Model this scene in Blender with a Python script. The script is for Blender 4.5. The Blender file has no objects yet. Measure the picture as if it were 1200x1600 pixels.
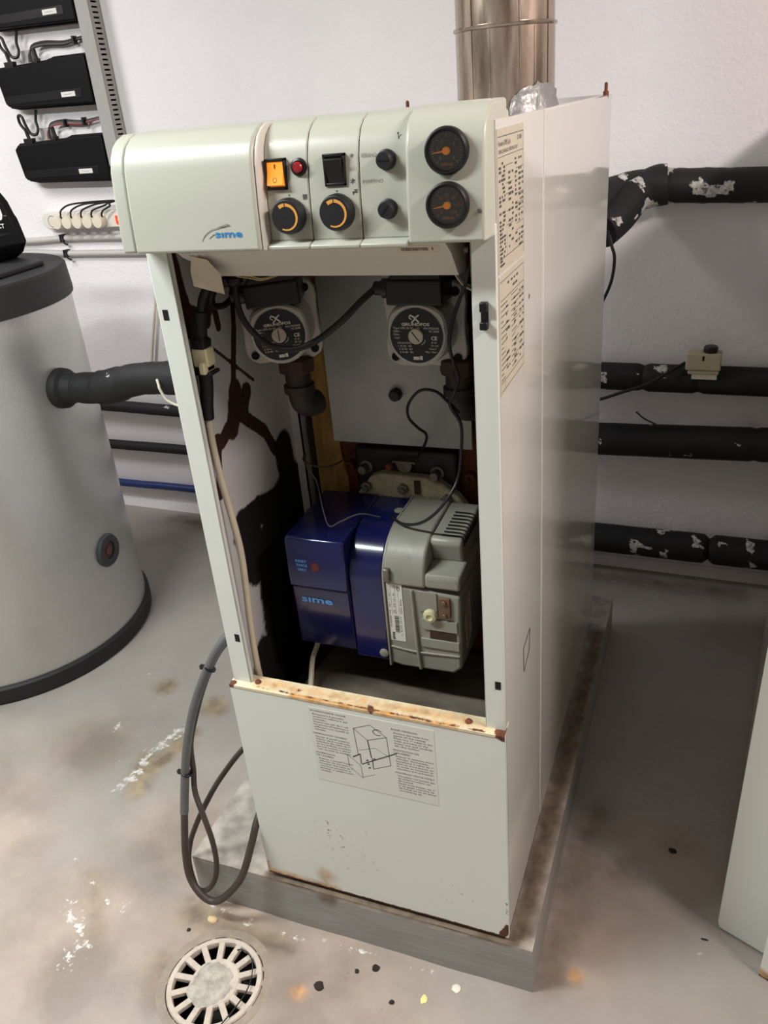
import bpy, bmesh, math, random
from mathutils import Vector, Matrix, noise

random.seed(7)
scene = bpy.context.scene
COL = scene.collection
V = Vector

# ------------------------------------------------------------------ camera
cam_d = bpy.data.cameras.new('camera')
cam = bpy.data.objects.new('camera', cam_d)
COL.objects.link(cam)
CAM_R = V((0.93212409, 0.35270354, -0.0821273))
CAM_U = V((-0.09153245, 0.44888082, 0.88889134))
CAM_F = V((-0.35038049, 0.82103972, -0.45069644))
cam.matrix_world = Matrix(((CAM_R.x, CAM_U.x, -CAM_F.x, 0.7423),
                           (CAM_R.y, CAM_U.y, -CAM_F.y, -0.979),
                           (CAM_R.z, CAM_U.z, -CAM_F.z, 1.4017),
                           (0, 0, 0, 1)))
cam_d.sensor_fit = 'VERTICAL'
cam_d.sensor_height = 24.0
cam_d.lens = 1272.76 / 1600 * 24.0
cam_d.clip_start = 0.02
scene.camera = cam

# ------------------------------------------------------------------ world, lamps, exposure
world = bpy.data.worlds.new('world'); scene.world = world
world.use_nodes = True
world.node_tree.nodes['Background'].inputs[0].default_value = (0.9, 0.92, 0.95, 1)
world.node_tree.nodes['Background'].inputs[1].default_value = 0.05
scene.view_settings.view_transform = 'Standard'
scene.view_settings.look = 'None'
scene.view_settings.gamma = 1.0
scene.view_settings.use_curve_mapping = False
scene.view_settings.exposure = 0.37

def area(name, loc, target, sx, sy, power, color):
    d = bpy.data.lights.new(name, 'AREA'); d.shape = 'RECTANGLE'; d.size = sx; d.size_y = sy
    d.energy = power; d.color = color
    o = bpy.data.objects.new(name, d); COL.objects.link(o); o.location = loc
    q = (V(target) - V(loc)).to_track_quat('-Z', 'Y'); o.rotation_euler = q.to_euler()
    return o
area('ceiling_tube_lamp_front', (-1.0, -0.75, 2.36), (-1.0, -0.6, 0), 1.2, 0.14, 50, (0.95, 1.0, 0.975))
area('ceiling_tube_lamp_left', (-2.2, 0.35, 2.36), (-2.1, 0.4, 0), 0.14, 1.2, 26, (1.0, 0.97, 0.98))
area('ceiling_tube_lamp_right', (2.1, -0.22, 2.36), (1.7, -0.1, 0), 1.0, 0.14, 50, (1.0, 0.86, 0.82))

# ------------------------------------------------------------------ materials
MATS = {}
def srgb(r, g, b):
    def c(v):
        v /= 255.0
        return v / 12.92 if v <= 0.04045 else ((v + 0.055) / 1.055) ** 2.4
    return (c(r), c(g), c(b), 1.0)

def mat(name, rgb, rough=0.5, metal=0.0, var=0.0, vscale=6.0, bump=0.0, bscale=60.0, coat=0.0,
        emit=None, estr=0.0, layers=(), rvar=0.0, stretch=None, bump2=0.0, b2scale=8.0, spec=0.5):
    """Principled material: colour varied by noise, optional bump, and layers
    (attribute, rgb, noise scale, noise amount, roughness) laid over it by threshold."""
    m = bpy.data.materials.new(name); m.use_nodes = True
    nt = m.node_tree; N = nt.nodes; Lk = nt.links
    p = N['Principled BSDF']
    p.inputs['Roughness'].default_value = rough
    p.inputs['Metallic'].default_value = metal
    p.inputs['Specular IOR Level'].default_value = spec
    p.inputs['Coat Weight'].default_value = coat
    p.inputs['Coat Roughness'].default_value = 0.08
    base = srgb(*rgb)
    tc = N.new('ShaderNodeTexCoord')
    mp = N.new('ShaderNodeMapping'); Lk.new(tc.outputs['Object'], mp.inputs['Vector'])
    if stretch: mp.inputs['Scale'].default_value = stretch
    vec = mp.outputs['Vector']
    col_out = None
    if var > 0:
        n = N.new('ShaderNodeTexNoise'); n.inputs['Scale'].default_value = vscale; n.inputs['Detail'].default_value = 6
        n.inputs['Roughness'].default_value = 0.65
        Lk.new(vec, n.inputs['Vector'])
        r = N.new('ShaderNodeValToRGB'); Lk.new(n.outputs['Fac'], r.inputs['Fac'])
        r.color_ramp.elements[0].position = 0.3; r.color_ramp.elements[1].position = 0.7
        r.color_ramp.elements[0].color = tuple(c * (1 - var) for c in base[:3]) + (1,)
        r.color_ramp.elements[1].color = tuple(min(1, c * (1 + var)) for c in base[:3]) + (1,)
        col_out = r.outputs['Color']
    else:
        rg = N.new('ShaderNodeRGB'); rg.outputs[0].default_value = base; col_out = rg.outputs[0]
    rough_out = None
    if rvar > 0:
        n = N.new('ShaderNodeTexNoise'); n.inputs['Scale'].default_value = vscale * 2; n.inputs['Detail'].default_value = 4
        Lk.new(vec, n.inputs['Vector'])
        mr = N.new('ShaderNodeMapRange'); Lk.new(n.outputs['Fac'], mr.inputs['Value'])
        mr.inputs['From Min'].default_value = 0.3; mr.inputs['From Max'].default_value = 0.7
        mr.inputs['To Min'].default_value = max(0.02, rough - rvar); mr.inputs['To Max'].default_value = min(1, rough + rvar)
        rough_out = mr.outputs['Result']
    for (attr, lrgb, ns, amp, lrough) in layers:
        a = N.new('ShaderNodeAttribute'); a.attribute_name = attr
        n = N.new('ShaderNodeTexNoise'); n.inputs['Scale'].default_value = ns; n.inputs['Detail'].default_value = 8
        n.inputs['Roughness'].default_value = 0.7
        Lk.new(tc.outputs['Object'], n.inputs['Vector'])
        sub = N.new('ShaderNodeMath'); sub.operation = 'MULTIPLY_ADD'
        Lk.new(n.outputs['Fac'], sub.inputs[0]); sub.inputs[1].default_value = amp; sub.inputs[2].default_value = -amp * 0.5
        ad = N.new('ShaderNodeMath'); ad.operation = 'ADD'
        Lk.new(a.outputs['Fac'], ad.inputs[0]); Lk.new(sub.outputs[0], ad.inputs[1])
        mr = N.new('ShaderNodeMapRange'); mr.interpolation_type = 'SMOOTHSTEP'
        Lk.new(ad.outputs[0], mr.inputs['Value'])
        soft = 0.06 if lrough >= 0 else 0.38
        mr.inputs['From Min'].default_value = 0.5 - soft; mr.inputs['From Max'].default_value = 0.5 + soft
        gate = N.new('ShaderNodeMath'); gate.operation = 'GREATER_THAN'; gate.inputs[1].default_value = 0.02
        Lk.new(a.outputs['Fac'], gate.inputs[0])
        mu = N.new('ShaderNodeMath'); mu.operation = 'MULTIPLY'
        Lk.new(mr.outputs['Result'], mu.inputs[0]); Lk.new(gate.outputs[0], mu.inputs[1])
        n2 = N.new('ShaderNodeTexNoise'); n2.inputs['Scale'].default_value = ns * 1.7; n2.inputs['Detail'].default_value = 5
        Lk.new(tc.outputs['Object'], n2.inputs['Vector'])
        lc = srgb(*lrgb)
        r2 = N.new('ShaderNodeValToRGB'); Lk.new(n2.outputs['Fac'], r2.inputs['Fac'])
        r2.color_ramp.elements[0].position = 0.35; r2.color_ramp.elements[1].position = 0.68
        r2.color_ramp.elements[0].color = tuple(c * 0.7 for c in lc[:3]) + (1,)
        r2.color_ramp.elements[1].color = tuple(min(1, c * 1.35) for c in lc[:3]) + (1,)
        mx = N.new('ShaderNodeMix'); mx.data_type = 'RGBA'
        Lk.new(mu.outputs[0], mx.inputs['Factor']); Lk.new(col_out, mx.inputs['A']); Lk.new(r2.outputs['Color'], mx.inputs['B'])
        col_out = mx.outputs['Result']
        mxr = N.new('ShaderNodeMix'); mxr.data_type = 'FLOAT'
        Lk.new(mu.outputs[0], mxr.inputs['Factor'])
        if rough_out is None: mxr.inputs['A'].default_value = rough
        else: Lk.new(rough_out, mxr.inputs['A'])
        mxr.inputs['B'].default_value = abs(lrough)
        rough_out = mxr.outputs['Result']
    Lk.new(col_out, p.inputs['Base Color'])
    if rough_out is not None: Lk.new(rough_out, p.inputs['Roughness'])
    prev = None
    for (b, s) in ((bump2, b2scale), (bump, bscale)):
        if b > 0:
            n = N.new('ShaderNodeTexNoise'); n.inputs['Scale'].default_value = s; n.inputs['Detail'].default_value = 4
            Lk.new(vec, n.inputs['Vector'])
            bn = N.new('ShaderNodeBump'); bn.inputs['Strength'].default_value = b; bn.inputs['Distance'].default_value = 0.004
            Lk.new(n.outputs['Fac'], bn.inputs['Height'])
            if prev: Lk.new(prev, bn.inputs['Normal'])
            prev = bn.outputs['Normal']
    if prev: Lk.new(prev, p.inputs['Normal'])
    if emit:
        p.inputs['Emission Color'].default_value = srgb(*emit); p.inputs['Emission Strength'].default_value = estr
    MATS[name] = m
    return m

def glass_mat(name, tint=(1, 1, 1, 1), refl=0.12):
    m = bpy.data.materials.new(name); m.use_nodes = True
    N = m.node_tree.nodes; Lk = m.node_tree.links
    for n in list(N): N.remove(n)
    o = N.new('ShaderNodeOutputMaterial'); t = N.new('ShaderNodeBsdfTransparent'); g = N.new('ShaderNodeBsdfGlossy')
    t.inputs[0].default_value = tint; g.inputs['Roughness'].default_value = 0.03
    mx = N.new('ShaderNodeMixShader'); f = N.new('ShaderNodeFresnel'); f.inputs[0].default_value = 1.5
    Lk.new(f.outputs[0], mx.inputs[0]); Lk.new(t.outputs[0], mx.inputs[1]); Lk.new(g.outputs[0], mx.inputs[2])
    Lk.new(mx.outputs[0], o.inputs[0]); MATS[name] = m
    return m

mat('plaster', (238, 235, 237), 0.75, var=0.03, vscale=2.5, bump=0.55, bscale=95, bump2=0.25, b2scale=22)
mat('ceiling_paint', (150, 148, 144), 0.85, var=0.02)
mat('dim_wall_paint', (140, 134, 128), 0.85, var=0.05)  # unseen walls toned down, like the ceiling, to cut bounced light
mat('floor_paint', (164, 157, 150), 0.42, var=0.11, vscale=3.2, bump=0.2, bscale=90, bump2=0.25, b2scale=14, rvar=0.12,
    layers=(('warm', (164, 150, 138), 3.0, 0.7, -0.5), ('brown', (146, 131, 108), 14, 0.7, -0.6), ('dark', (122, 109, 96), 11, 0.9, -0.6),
            ('white', (206, 202, 196), 46, 2.0, 0.6), ('rust', (200, 148, 96), 24, 0.6, -0.6), ('specks', (62, 54, 48), 150, 1.4, 0.7)))
mat('plinth_paint', (150, 150, 146), 0.38, var=0.10, vscale=6, bump=0.35, bscale=40, stretch=(0.5, 0.5, 3.0),
    layers=(('warm', (168, 160, 150), 16, 0.9, -0.5), ('dark', (112, 98, 82), 22, 0.9, -0.7)))
mat('white_enamel', (218, 217, 209), 0.07, var=0.015, vscale=3, layers=(('rust', (92, 52, 34), 70, 0.9, 0.8),), coat=0.2)
mat('lower_enamel', (224, 228, 221), 0.3, var=0.02, vscale=3,
    layers=(('stain', (190, 150, 105), 26, 1.0, -0.6), ('rust', (84, 50, 34), 60, 0.9, 0.8), ('chips', (70, 66, 58), 75, 1.5, 0.7)))
mat('rusty_cream', (226, 214, 180), 0.45, var=0.08, vscale=20, bump=0.3, bscale=90,
    layers=(('stain', (196, 140, 70), 45, 1.1, -0.6), ('rust', (98, 56, 32), 60, 1.0, 0.8)))
mat('panel_plastic', (192, 194, 181), 0.33, var=0.015, vscale=3, bump=0.03, bscale=300)
mat('tray_plastic', (214, 211, 200), 0.45, var=0.03, vscale=6)
mat('inner_enamel', (222, 222, 224), 0.35, var=0.05, vscale=5,
    layers=(('rust', (58, 30, 20), 34, 0.35, 0.85), ('soot', (14, 10, 8), 30, 0.35, 0.9), ('specks', (50, 36, 30), 90, 1.3, 0.8)))
mat('black_plastic', (14, 14, 16), 0.42, bump=0.05, bscale=200)
mat('black_satin', (20, 20, 23), 0.6)
mat('knob_black', (26, 27, 30), 0.5)
mat('seam_dark', (70, 70, 62), 0.7)
mat('orange_print', (236, 170, 84), 0.5)
mat('grey_print', (96, 96, 92), 0.6)
mat('pencil', (150, 150, 140), 0.7)
mat('blue_print', (58, 140, 205), 0.5)
mat('light_blue_print', (100, 165, 235), 0.5)
mat('white_print', (225, 222, 210), 0.6)
mat('orange_lit', (245, 150, 40), 0.35, emit=(255, 140, 30), estr=0.45)
mat('red_lens', (160, 40, 45), 0.25)
mat('gauge_dial', (98, 106, 114), 0.5)
mat('gauge_orange', (250, 172, 84), 0.45, emit=(250, 160, 70), estr=0.12)  # faint glow put into the needle colour; the needle is no lamp
glass_mat('gauge_glass')
mat('paper', (222, 222, 215), 0.55, var=0.01)
mat('ink', (70, 70, 68), 0.6)
mat('plate_foil', (196, 188, 168), 0.4, var=0.04, vscale=9)
mat('sticker_cream', (216, 205, 180), 0.6, var=0.04, vscale=20)
mat('steel_grey', (180, 183, 180), 0.42, metal=0.2, var=0.2, vscale=5, bump=0.1, bscale=40, rvar=0.1)
mat('cast_rust', (108, 58, 32), 0.85, var=0.35, vscale=9, bump=0.4, bscale=40)
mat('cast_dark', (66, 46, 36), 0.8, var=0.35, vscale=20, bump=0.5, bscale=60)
mat('iron_dark', (46, 41, 38), 0.6, var=0.4, vscale=30, bump=0.4, bscale=80)
mat('insulation', (172, 138, 74), 0.95, var=0.3, vscale=14, bump=1.0, bscale=45)
mat('door_black', (38, 40, 42), 0.45, var=0.3, vscale=10, bump=0.2, bscale=60)
mat('bolt_steel', (128, 124, 116), 0.45, metal=0.6, var=0.25, vscale=60, bump=0.3, bscale=200)
mat('flange_scaled', (196, 188, 158), 0.8, var=0.25, vscale=40, bump=0.8, bscale=120)
mat('tray_soot', (104, 96, 84), 0.75, var=0.55, vscale=9, bump=0.5, bscale=30)
mat('burner_blue', (22, 25, 80), 0.2, var=0.06, vscale=5, coat=0.4)
mat('burner_grey', (146, 145, 134), 0.42, var=0.13, vscale=9, bump=0.08, bscale=120, rvar=0.08)
mat('reset_red', (96, 30, 28), 0.4)
mat('grommet', (206, 200, 160), 0.5)
mat('terminal_brown', (110, 84, 62), 0.5, var=0.3, vscale=60)
mat('pump_silver', (186, 184, 177), 0.42, metal=0.25, var=0.15, vscale=12, bump=0.2, bscale=120)
mat('pump_label', (26, 28, 34), 0.45)
mat('pump_plug', (196, 190, 170), 0.4, metal=0.3)
mat('flue_steel', (178, 162, 148), 0.26, metal=0.88, var=0.32, vscale=3.5, rvar=0.14, stretch=(5, 5, 0.7), bump=0.08, bscale=12)
mat('foil', (165, 165, 165), 0.45, metal=0.7, bump=0.7, bscale=55, var=0.1)
mat('tank_skin', (196, 195, 192), 0.27, metal=0.55, var=0.03, vscale=8, bump=0.10, bscale=170, stretch=(1, 1, 1.6))
mat('tank_black', (30, 30, 31), 0.6, var=0.1, vscale=20, bump=0.1, bscale=90)
mat('rubber', (56, 60, 64), 0.55, bump=0.1, bscale=80)
mat('plug_brown', (92, 62, 58), 0.5)
mat('foam_black', (20, 20, 22), 0.72, var=0.25, vscale=12, bump=0.45, bscale=26,
    layers=(('white', (190, 190, 185), 60, 1.6, 0.7),))
mat('pipe_blue', (28, 52, 110), 0.4)
mat('duct_grey', (164, 162, 158), 0.5, var=0.03)
mat('device_black', (6, 6, 8), 0.6, bump=0.06, bscale=250, spec=0.2)
mat('device_strip', (14, 15, 18), 0.4, spec=0.35)
mat('strip_white', (226, 220, 210), 0.4)
mat('plug_cream', (226, 218, 198), 0.4)
mat('switch_red', (235, 60, 40), 0.3, emit=(255, 60, 30), estr=0.8)
mat('neon', (255, 190, 90), 0.3, emit=(255, 190, 90), estr=1.2)
mat('conduit_grey', (190, 186, 182), 0.5, var=0.03)
mat('cable_black', (16, 16, 18), 0.5)
mat('cable_grey', (96, 98, 98), 0.5, var=0.1, vscale=30)
mat('cable_brown', (66, 56, 52), 0.5, var=0.2, vscale=25)
mat('cable_beige', (210, 202, 180), 0.5, var=0.06, vscale=30)
mat('cable_red', (150, 40, 46), 0.45)
mat('connector_white', (224, 218, 180), 0.45)
mat('wire_yellow', (190, 170, 110), 0.5)
mat('lip_dirt', (148, 136, 122), 0.6, var=0.2, vscale=28, bump=0.5, bscale=60)
mat('well_shade', (26, 22, 18), 0.5)  # near-black colour stands in for the shade down the drain well
mat('dark_void', (10, 9, 9), 0.9)
mat('grate_cement', (196, 186, 172), 0.75, var=0.15, vscale=40, bump=0.6, bscale=120)
mat('cement', (176, 170, 160), 0.85, var=0.3, vscale=45, bump=1.0, bscale=90)
mat('therm_beige', (186, 176, 148), 0.5, var=0.05, vscale=20)
mat('crumb', (44, 36, 32), 0.9, var=0.3, vscale=80)
mat('flake_white', (232, 228, 214), 0.6)
mat('flake_yellow', (236, 224, 150), 0.6)
mat('flake_tan', (206, 184, 140), 0.7)
mat('copper_rust', (120, 66, 44), 0.6, var=0.3, vscale=60)
mat('clip_metal', (214, 214, 212), 0.25, metal=0.7)

# ------------------------------------------------------------------ mesh builder
TEXT_CACHE = {}
def text_geom(s):
    if s in TEXT_CACHE: return TEXT_CACHE[s]
    c = bpy.data.curves.new('t', 'FONT'); c.body = s; c.size = 1.0; c.resolution_u = 2
    o = bpy.data.objects.new('t', c); COL.objects.link(o)
    dg = bpy.context.evaluated_depsgraph_get()
    me = bpy.data.meshes.new_from_object(o.evaluated_get(dg))
    vs = [tuple(v.co) for v in me.vertices]; fs = [tuple(p.vertices) for p in me.polygons]
    bpy.data.objects.remove(o); bpy.data.curves.remove(c); bpy.data.meshes.remove(me)
    TEXT_CACHE[s] = (vs, fs)
    return vs, fs

class MB:
    def __init__(self): self.v = []; self.f = []; self.m = []; self.s = []; self.attr = {}
    def add(self, vs, fs, m=0, smooth=True):
        b = len(self.v); self.v += [tuple(q) for q in vs]
        for f in fs:
            self.f.append(tuple(i + b for i in f)); self.m.append(m); self.s.append(smooth)
        return self
    def box(self, x0, x1, y0, y1, z0, z1, m=0, xf=None):
        vs = [(x, y, z) for z in (z0, z1) for y in (y0, y1) for x in (x0, x1)]
        if xf: vs = [xf @ V(q) for q in vs]
        return self.add(vs, [(0, 2, 3, 1), (4, 5, 7, 6), (0, 1, 5, 4), (2, 6, 7, 3), (0, 4, 6, 2), (1, 3, 7, 5)], m)
    def prism(self, poly, axis, a0, a1, m=0, poly2=None):
        """poly: 2D outline in the two other axes (x: y,z | y: x,z | z: x,y), extruded from a0 to a1."""
        def P(q, a):
            return {'x': (a, q[0], q[1]), 'y': (q[0], a, q[1]), 'z': (q[0], q[1], a)}[axis]
        n = len(poly); p2 = poly2 or poly
        vs = [P(q, a0) for q in poly] + [P(q, a1) for q in p2]
        ar = sum(poly[i][0] * poly[(i + 1) % n][1] - poly[(i + 1) % n][0] * poly[i][1] for i in range(n))
        fs = [tuple(range(n)), tuple(range(2 * n - 1, n - 1, -1))] + [(i, i + n, (i + 1) % n + n, (i + 1) % n) for i in range(n)]
        flip = (ar > 0) == (axis != 'y')
        flip = flip if a1 > a0 else not flip
        if flip: fs = [f[::-1] for f in fs]
        return self.add(vs, fs, m)
    def lathe(self, prof, c, d=(0, 0, 1), n=32, m=0, cap=True):
        """prof: (radius, height along d) list."""
        d = V(d).normalized(); a = d.orthogonal().normalized(); b = d.cross(a); c = V(c)
        vs = []; fs = []
        for (r, h) in prof:
            for i in range(n):
                t = 2 * math.pi * i / n
                vs.append(c + d * h + (a * math.cos(t) + b * math.sin(t)) * r)
        for k in range(len(prof) - 1):
            for i in range(n):
                j = (i + 1) % n
                fs.append((k * n + i, k * n + j, (k + 1) * n + j, (k + 1) * n + i))
        if cap:
            fs.append(tuple(range(n - 1, -1, -1))); fs.append(tuple((len(prof) - 1) * n + i for i in range(n)))
        return self.add(vs, fs, m)
    def tube(self, pts, r, n=10, m=0, sub=6, rf=None, smooth_path=True):
        pts = [V(p) for p in pts]
        if smooth_path and len(pts) > 2:
            q = []
            P = [pts[0] * 2 - pts[1]] + pts + [pts[-1] * 2 - pts[-2]]
            for i in range(1, len(P) - 2):
                for k in range(sub):
                    t = k / sub
                    p0, p1, p2, p3 = P[i - 1], P[i], P[i + 1], P[i + 2]
                    q.append(0.5 * ((2 * p1) + (p2 - p0) * t + (2 * p0 - 5 * p1 + 4 * p2 - p3) * t * t + (-p0 + 3 * p1 - 3 * p2 + p3) * t ** 3))
            q.append(pts[-1]); pts = q
        L = len(pts); vs = []; fs = []
        tan = [(pts[min(i + 1, L - 1)] - pts[max(i - 1, 0)]).normalized() for i in range(L)]
        nrm = tan[0].orthogonal().normalized()
        for i in range(L):
            nrm = (nrm - tan[i] * nrm.dot(tan[i]))
            nrm = nrm.normalized() if nrm.length > 1e-6 else tan[i].orthogonal().normalized()
            bi = tan[i].cross(nrm)
            rr = r * (rf(i / (L - 1), i) if rf else 1)
            for k in range(n):
                t = 2 * math.pi * k / n
                vs.append(pts[i] + (nrm * math.cos(t) + bi * math.sin(t)) * rr)
        for i in range(L - 1):
            for k in range(n):
                j = (k + 1) % n
                fs.append((i * n + k, i * n + j, (i + 1) * n + j, (i + 1) * n + k))
        fs.append(tuple(range(n - 1, -1, -1))); fs.append(tuple((L - 1) * n + i for i in range(n)))
        return self.add(vs, fs, m)
    def text(self, s, cap, org, right, up, m=0, align='L', width=None, bold=0):
        vs, fs = text_geom(s)
        if not vs: return self
        right = V(right).normalized(); up = V(up).normalized(); org = V(org)
        x0 = min(q[0] for q in vs); x1 = max(q[0] for q in vs)
        k = cap / 0.69
        kx = k if width is None else width / max(1e-6, (x1 - x0))
        sh = {'L': x0, 'C': (x0 + x1) / 2, 'R': x1}[align]
        offs = [(0, 0)] if not bold else [(-bold, 0), (bold, 0), (0, bold), (0, -bold)] if bold < .045 else [(bold * math.cos(k * math.pi / 4), .8 * bold * math.sin(k * math.pi / 4)) for k in range(8)]
        nn = right.cross(up)
        for e, (ox, oy) in enumerate(offs):
            self.add([org + right * ((q[0] - sh) * kx + ox * cap) + up * (q[1] * k + oy * cap) + nn * (e * 0.00002) for q in vs], fs, m, False)
        return self
    def grid(self, o, du, dv, nu, nv, m=0, attrs=None, disp=None):
        """grid face o + u*du + v*dv with vertex attributes given as functions of the point."""
        o, du, dv = V(o), V(du), V(dv); b = len(self.v); vs = []
        for j in range(nv + 1):
            for i in range(nu + 1):
                p = o + du * (i / nu) + dv * (j / nv)
                if disp: p = disp(p)
                vs.append(p)
        fs = [(j * (nu + 1) + i, j * (nu + 1) + i + 1, (j + 1) * (nu + 1) + i + 1, (j + 1) * (nu + 1) + i) for j in range(nv) for i in range(nu)]
        self.add(vs, fs, m)
        for k, fn in (attrs or {}).items():
            d = self.attr.setdefault(k, {})
            for q, p in enumerate(vs):
                val = fn(p)
                if val > 0: d[b + q] = val
        return self
    def build(self, name, mats, parent=None, bevel=0.0, seg=2, angle=35, weld=True):
        me = bpy.data.meshes.new(name)
        me.from_pydata([tuple(q) for q in self.v], [], self.f)
        for mm in ([mats] if isinstance(mats, str) else mats): me.materials.append(MATS[mm])
        me.polygons.foreach_set('material_index', self.m)
        me.polygons.foreach_set('use_smooth', [True] * len(self.f))
        for k, d in self.attr.items():
            a = me.attributes.new(k, 'FLOAT', 'POINT')
            vals = [0.0] * len(self.v)
            for i, val in d.items(): vals[i] = val
            a.data.foreach_set('value', vals)
        me.set_sharp_from_angle(angle=math.radians(angle))
        me.update()
        o = bpy.data.objects.new(name, me); COL.objects.link(o)
        if parent is not None:
            o.parent = parent
            if parent.type == 'EMPTY' and parent.get('_world'):
                o.matrix_parent_inverse = Matrix.Translation(-parent.location)
        if bevel > 0:
            md = o.modifiers.new('bevel', 'BEVEL'); md.width = bevel; md.segments = seg; md.limit_method = 'ANGLE'
            md.angle_limit = math.radians(40); md.harden_normals = False
        return o

def thing(name, label, cat, loc, group=None, world_children=True):
    """Empty at the base of a thing; children are built in world coordinates unless told otherwise."""
    o = bpy.data.objects.new(name, None); COL.objects.link(o)
    o.empty_display_size = 0.05; o.location = loc
    o['label'] = label; o['category'] = cat
    if group: o['group'] = group
    if world_children: o['_world'] = 1
    return o
def tag(o, label, cat, group=None):
    o['label'] = label; o['category'] = cat
    if group: o['group'] = group
    return o
def struct(o):
    o['kind'] = 'structure'; return o
def part(parent, name, mats, fn, **kw):
    b = MB(); fn(b); return b.build(name, mats, parent, **kw)

def blob(cx, cy, r, ax=(0, 1)):
    i, j = ax
    def f(p):
        d = math.hypot(p[i] - cx, p[j] - cy)
        return max(0.0, 1.0 - 0.5 * d / r) if d < 2 * r else 0.0
    return f
def seg(ax_, ay, bx, by, r, ax=(0, 1)):
    i, j = ax
    def f(p):
        vx, vy = bx - ax_, by - ay; wx, wy = p[i] - ax_, p[j] - ay
        t = max(0, min(1, (wx * vx + wy * vy) / (vx * vx + vy * vy + 1e-12)))
        d = math.hypot(wx - t * vx, wy - t * vy)
        return max(0.0, 1.0 - 0.5 * d / r) if d < 2 * r else 0.0
    return f
def union(*fs):
    return lambda p: max(f(p) for f in fs)
def scaled(f, k):
    return lambda p: f(p) * k

FL = -0.1316            # floor level; z = 0 is the foot of the boiler casing
# wall-local frame: (s, off, z) with s along the back wall and off towards the room
WA = -0.03
WO = V((0, 1.618, 0)); WX = V((math.cos(WA), math.sin(WA), 0)); WN = V((-math.sin(WA), math.cos(WA), 0))
def wp(s, z, off=0.0): return WO + WX * s - WN * off + V((0, 0, z))
WM = Matrix(((WX.x, WN.x, 0, WO.x), (WX.y, WN.y, 0, WO.y), (0, 0, 1, 0), (0, 0, 0, 1)))   # local (s, -off, z) -> world

# ------------------------------------------------------------------ setting
XL, XR, YF, ZC = -2.7, 2.5, -2.6, 2.42
def rim(b):
    pass
fa = {
 'warm': union(blob(-.13, -.12, .16), blob(-.40, -.20, .22), blob(.15, -.14, .18), blob(-.3, .1, .15), blob(.6, .12, .12), blob(-.75, .30, .12), blob(-.9, -.1, .3)),
 'brown': union(blob(-.695, .584, .035), blob(-.497, .539, .04), blob(-.505, .385, .035), seg(-.53, .27, -.5, .42, .025), seg(-.56, .30, -.52, .20, .03), scaled(seg(-.18, -.06, .02, -.08, .04), .8), scaled(blob(-.16, -.2, .05), .8), scaled(seg(-.46, -.06, -.36, -.17, .03), .62)),
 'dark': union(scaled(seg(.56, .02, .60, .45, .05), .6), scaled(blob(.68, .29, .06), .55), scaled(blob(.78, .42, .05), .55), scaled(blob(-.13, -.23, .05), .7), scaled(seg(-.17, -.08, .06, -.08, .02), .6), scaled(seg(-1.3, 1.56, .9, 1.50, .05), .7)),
 'white': scaled(union(seg(-.54, .43, -.57, .33, .02), seg(-.57, .33, -.56, .25, .02), scaled(seg(-.56, .25, -.58, .18, .018), .9), blob(-.723, .392, .018), scaled(blob(-.638, .28, .012), .9), blob(-.457, -.072, .012), blob(-.535, -.02, .01),
                scaled(seg(-.46, -.14, -.36, -.20, .022), .85), scaled(seg(-.40, -.10, -.33, -.10, .012), .8), scaled(blob(-.37, -.24, .03), .85), scaled(seg(-.17, -.03, -.05, -.05, .012), .7), scaled(seg(.0, -.06, .14, -.045, .008), .75), scaled(blob(.84, .155, .012), .85), scaled(blob(.85, .112, .012), .8), scaled(seg(.06, -.045, .5, -.03, .008), .7), scaled(blob(-.75, .5, .012), .8), scaled(blob(-.79, .62, .014), .8), scaled(blob(-.62, .42, .01), .75)), .62),
 'rust': union(scaled(blob(.115, -.155, .016), .9), scaled(blob(.619, .039, .016), .8)),
 'specks': union(scaled(blob(.2, -.1, .2), .30), scaled(blob(.0, -.12, .15), .27), scaled(blob(.7, .25, .2), .26)),
}
b = MB(); HX, HY, HR = -0.053, -0.188, 0.0965
# floor with a round opening for the drain
def floor_attr(fn): return fn
b.grid((-1.6, -0.6, FL), (2.8, 0, 0), (0, 2.3, 0), 200, 164, attrs=fa)
b.f, keep = [], list(zip(b.f, b.m, b.s)); b.m = []; b.s = []
for f_, m_, s_ in keep:
    cx = sum(b.v[i][0] for i in f_) / 4; cy = sum(b.v[i][1] for i in f_) / 4
    if math.hypot(cx - HX, cy - HY) > HR + 0.004:
        b.f.append(f_); b.m.append(m_); b.s.append(s_)
for (x0, x1, y0, y1) in ((XL, -1.6, YF, 1.72), (1.2, XR, YF, 1.72), (-1.6, 1.2, YF, -0.6), (-1.6, 1.2, 1.7, 1.72)):
    b.add([(x0, y0, FL), (x1, y0, FL), (x1, y1, FL), (x0, y1, FL)], [(0, 1, 2, 3)])
struct(b.build('floor', 'floor_paint'))
b = MB()
b.lathe([(HR + 0.021, FL - 0.0004), (HR + 0.016, FL + 0.0006), (HR + 0.0015, FL + 0.0003), (HR + 0.0008, FL - 0.012), (HR - 0.010, FL - 0.012)], (HX, HY, 0), n=48, cap=False)
b.lathe([(HR - 0.010, FL - 0.012), (HR - 0.011, FL - 0.12), (0.001, FL - 0.12)], (HX, HY, 0), n=48, cap=False, m=1)
struct(b.build('trim_1', ['lip_dirt', 'well_shade']))
b = MB(); b.box(XL, XR, 0, 0.1, FL - 0.05, ZC, xf=WM)
struct(b.build('wall_back', 'plaster'))
b = MB(); b.box(XL - 0.1, XL, YF, 1.8, FL - 0.05, ZC); struct(b.build('wall_left', 'dim_wall_paint'))
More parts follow.
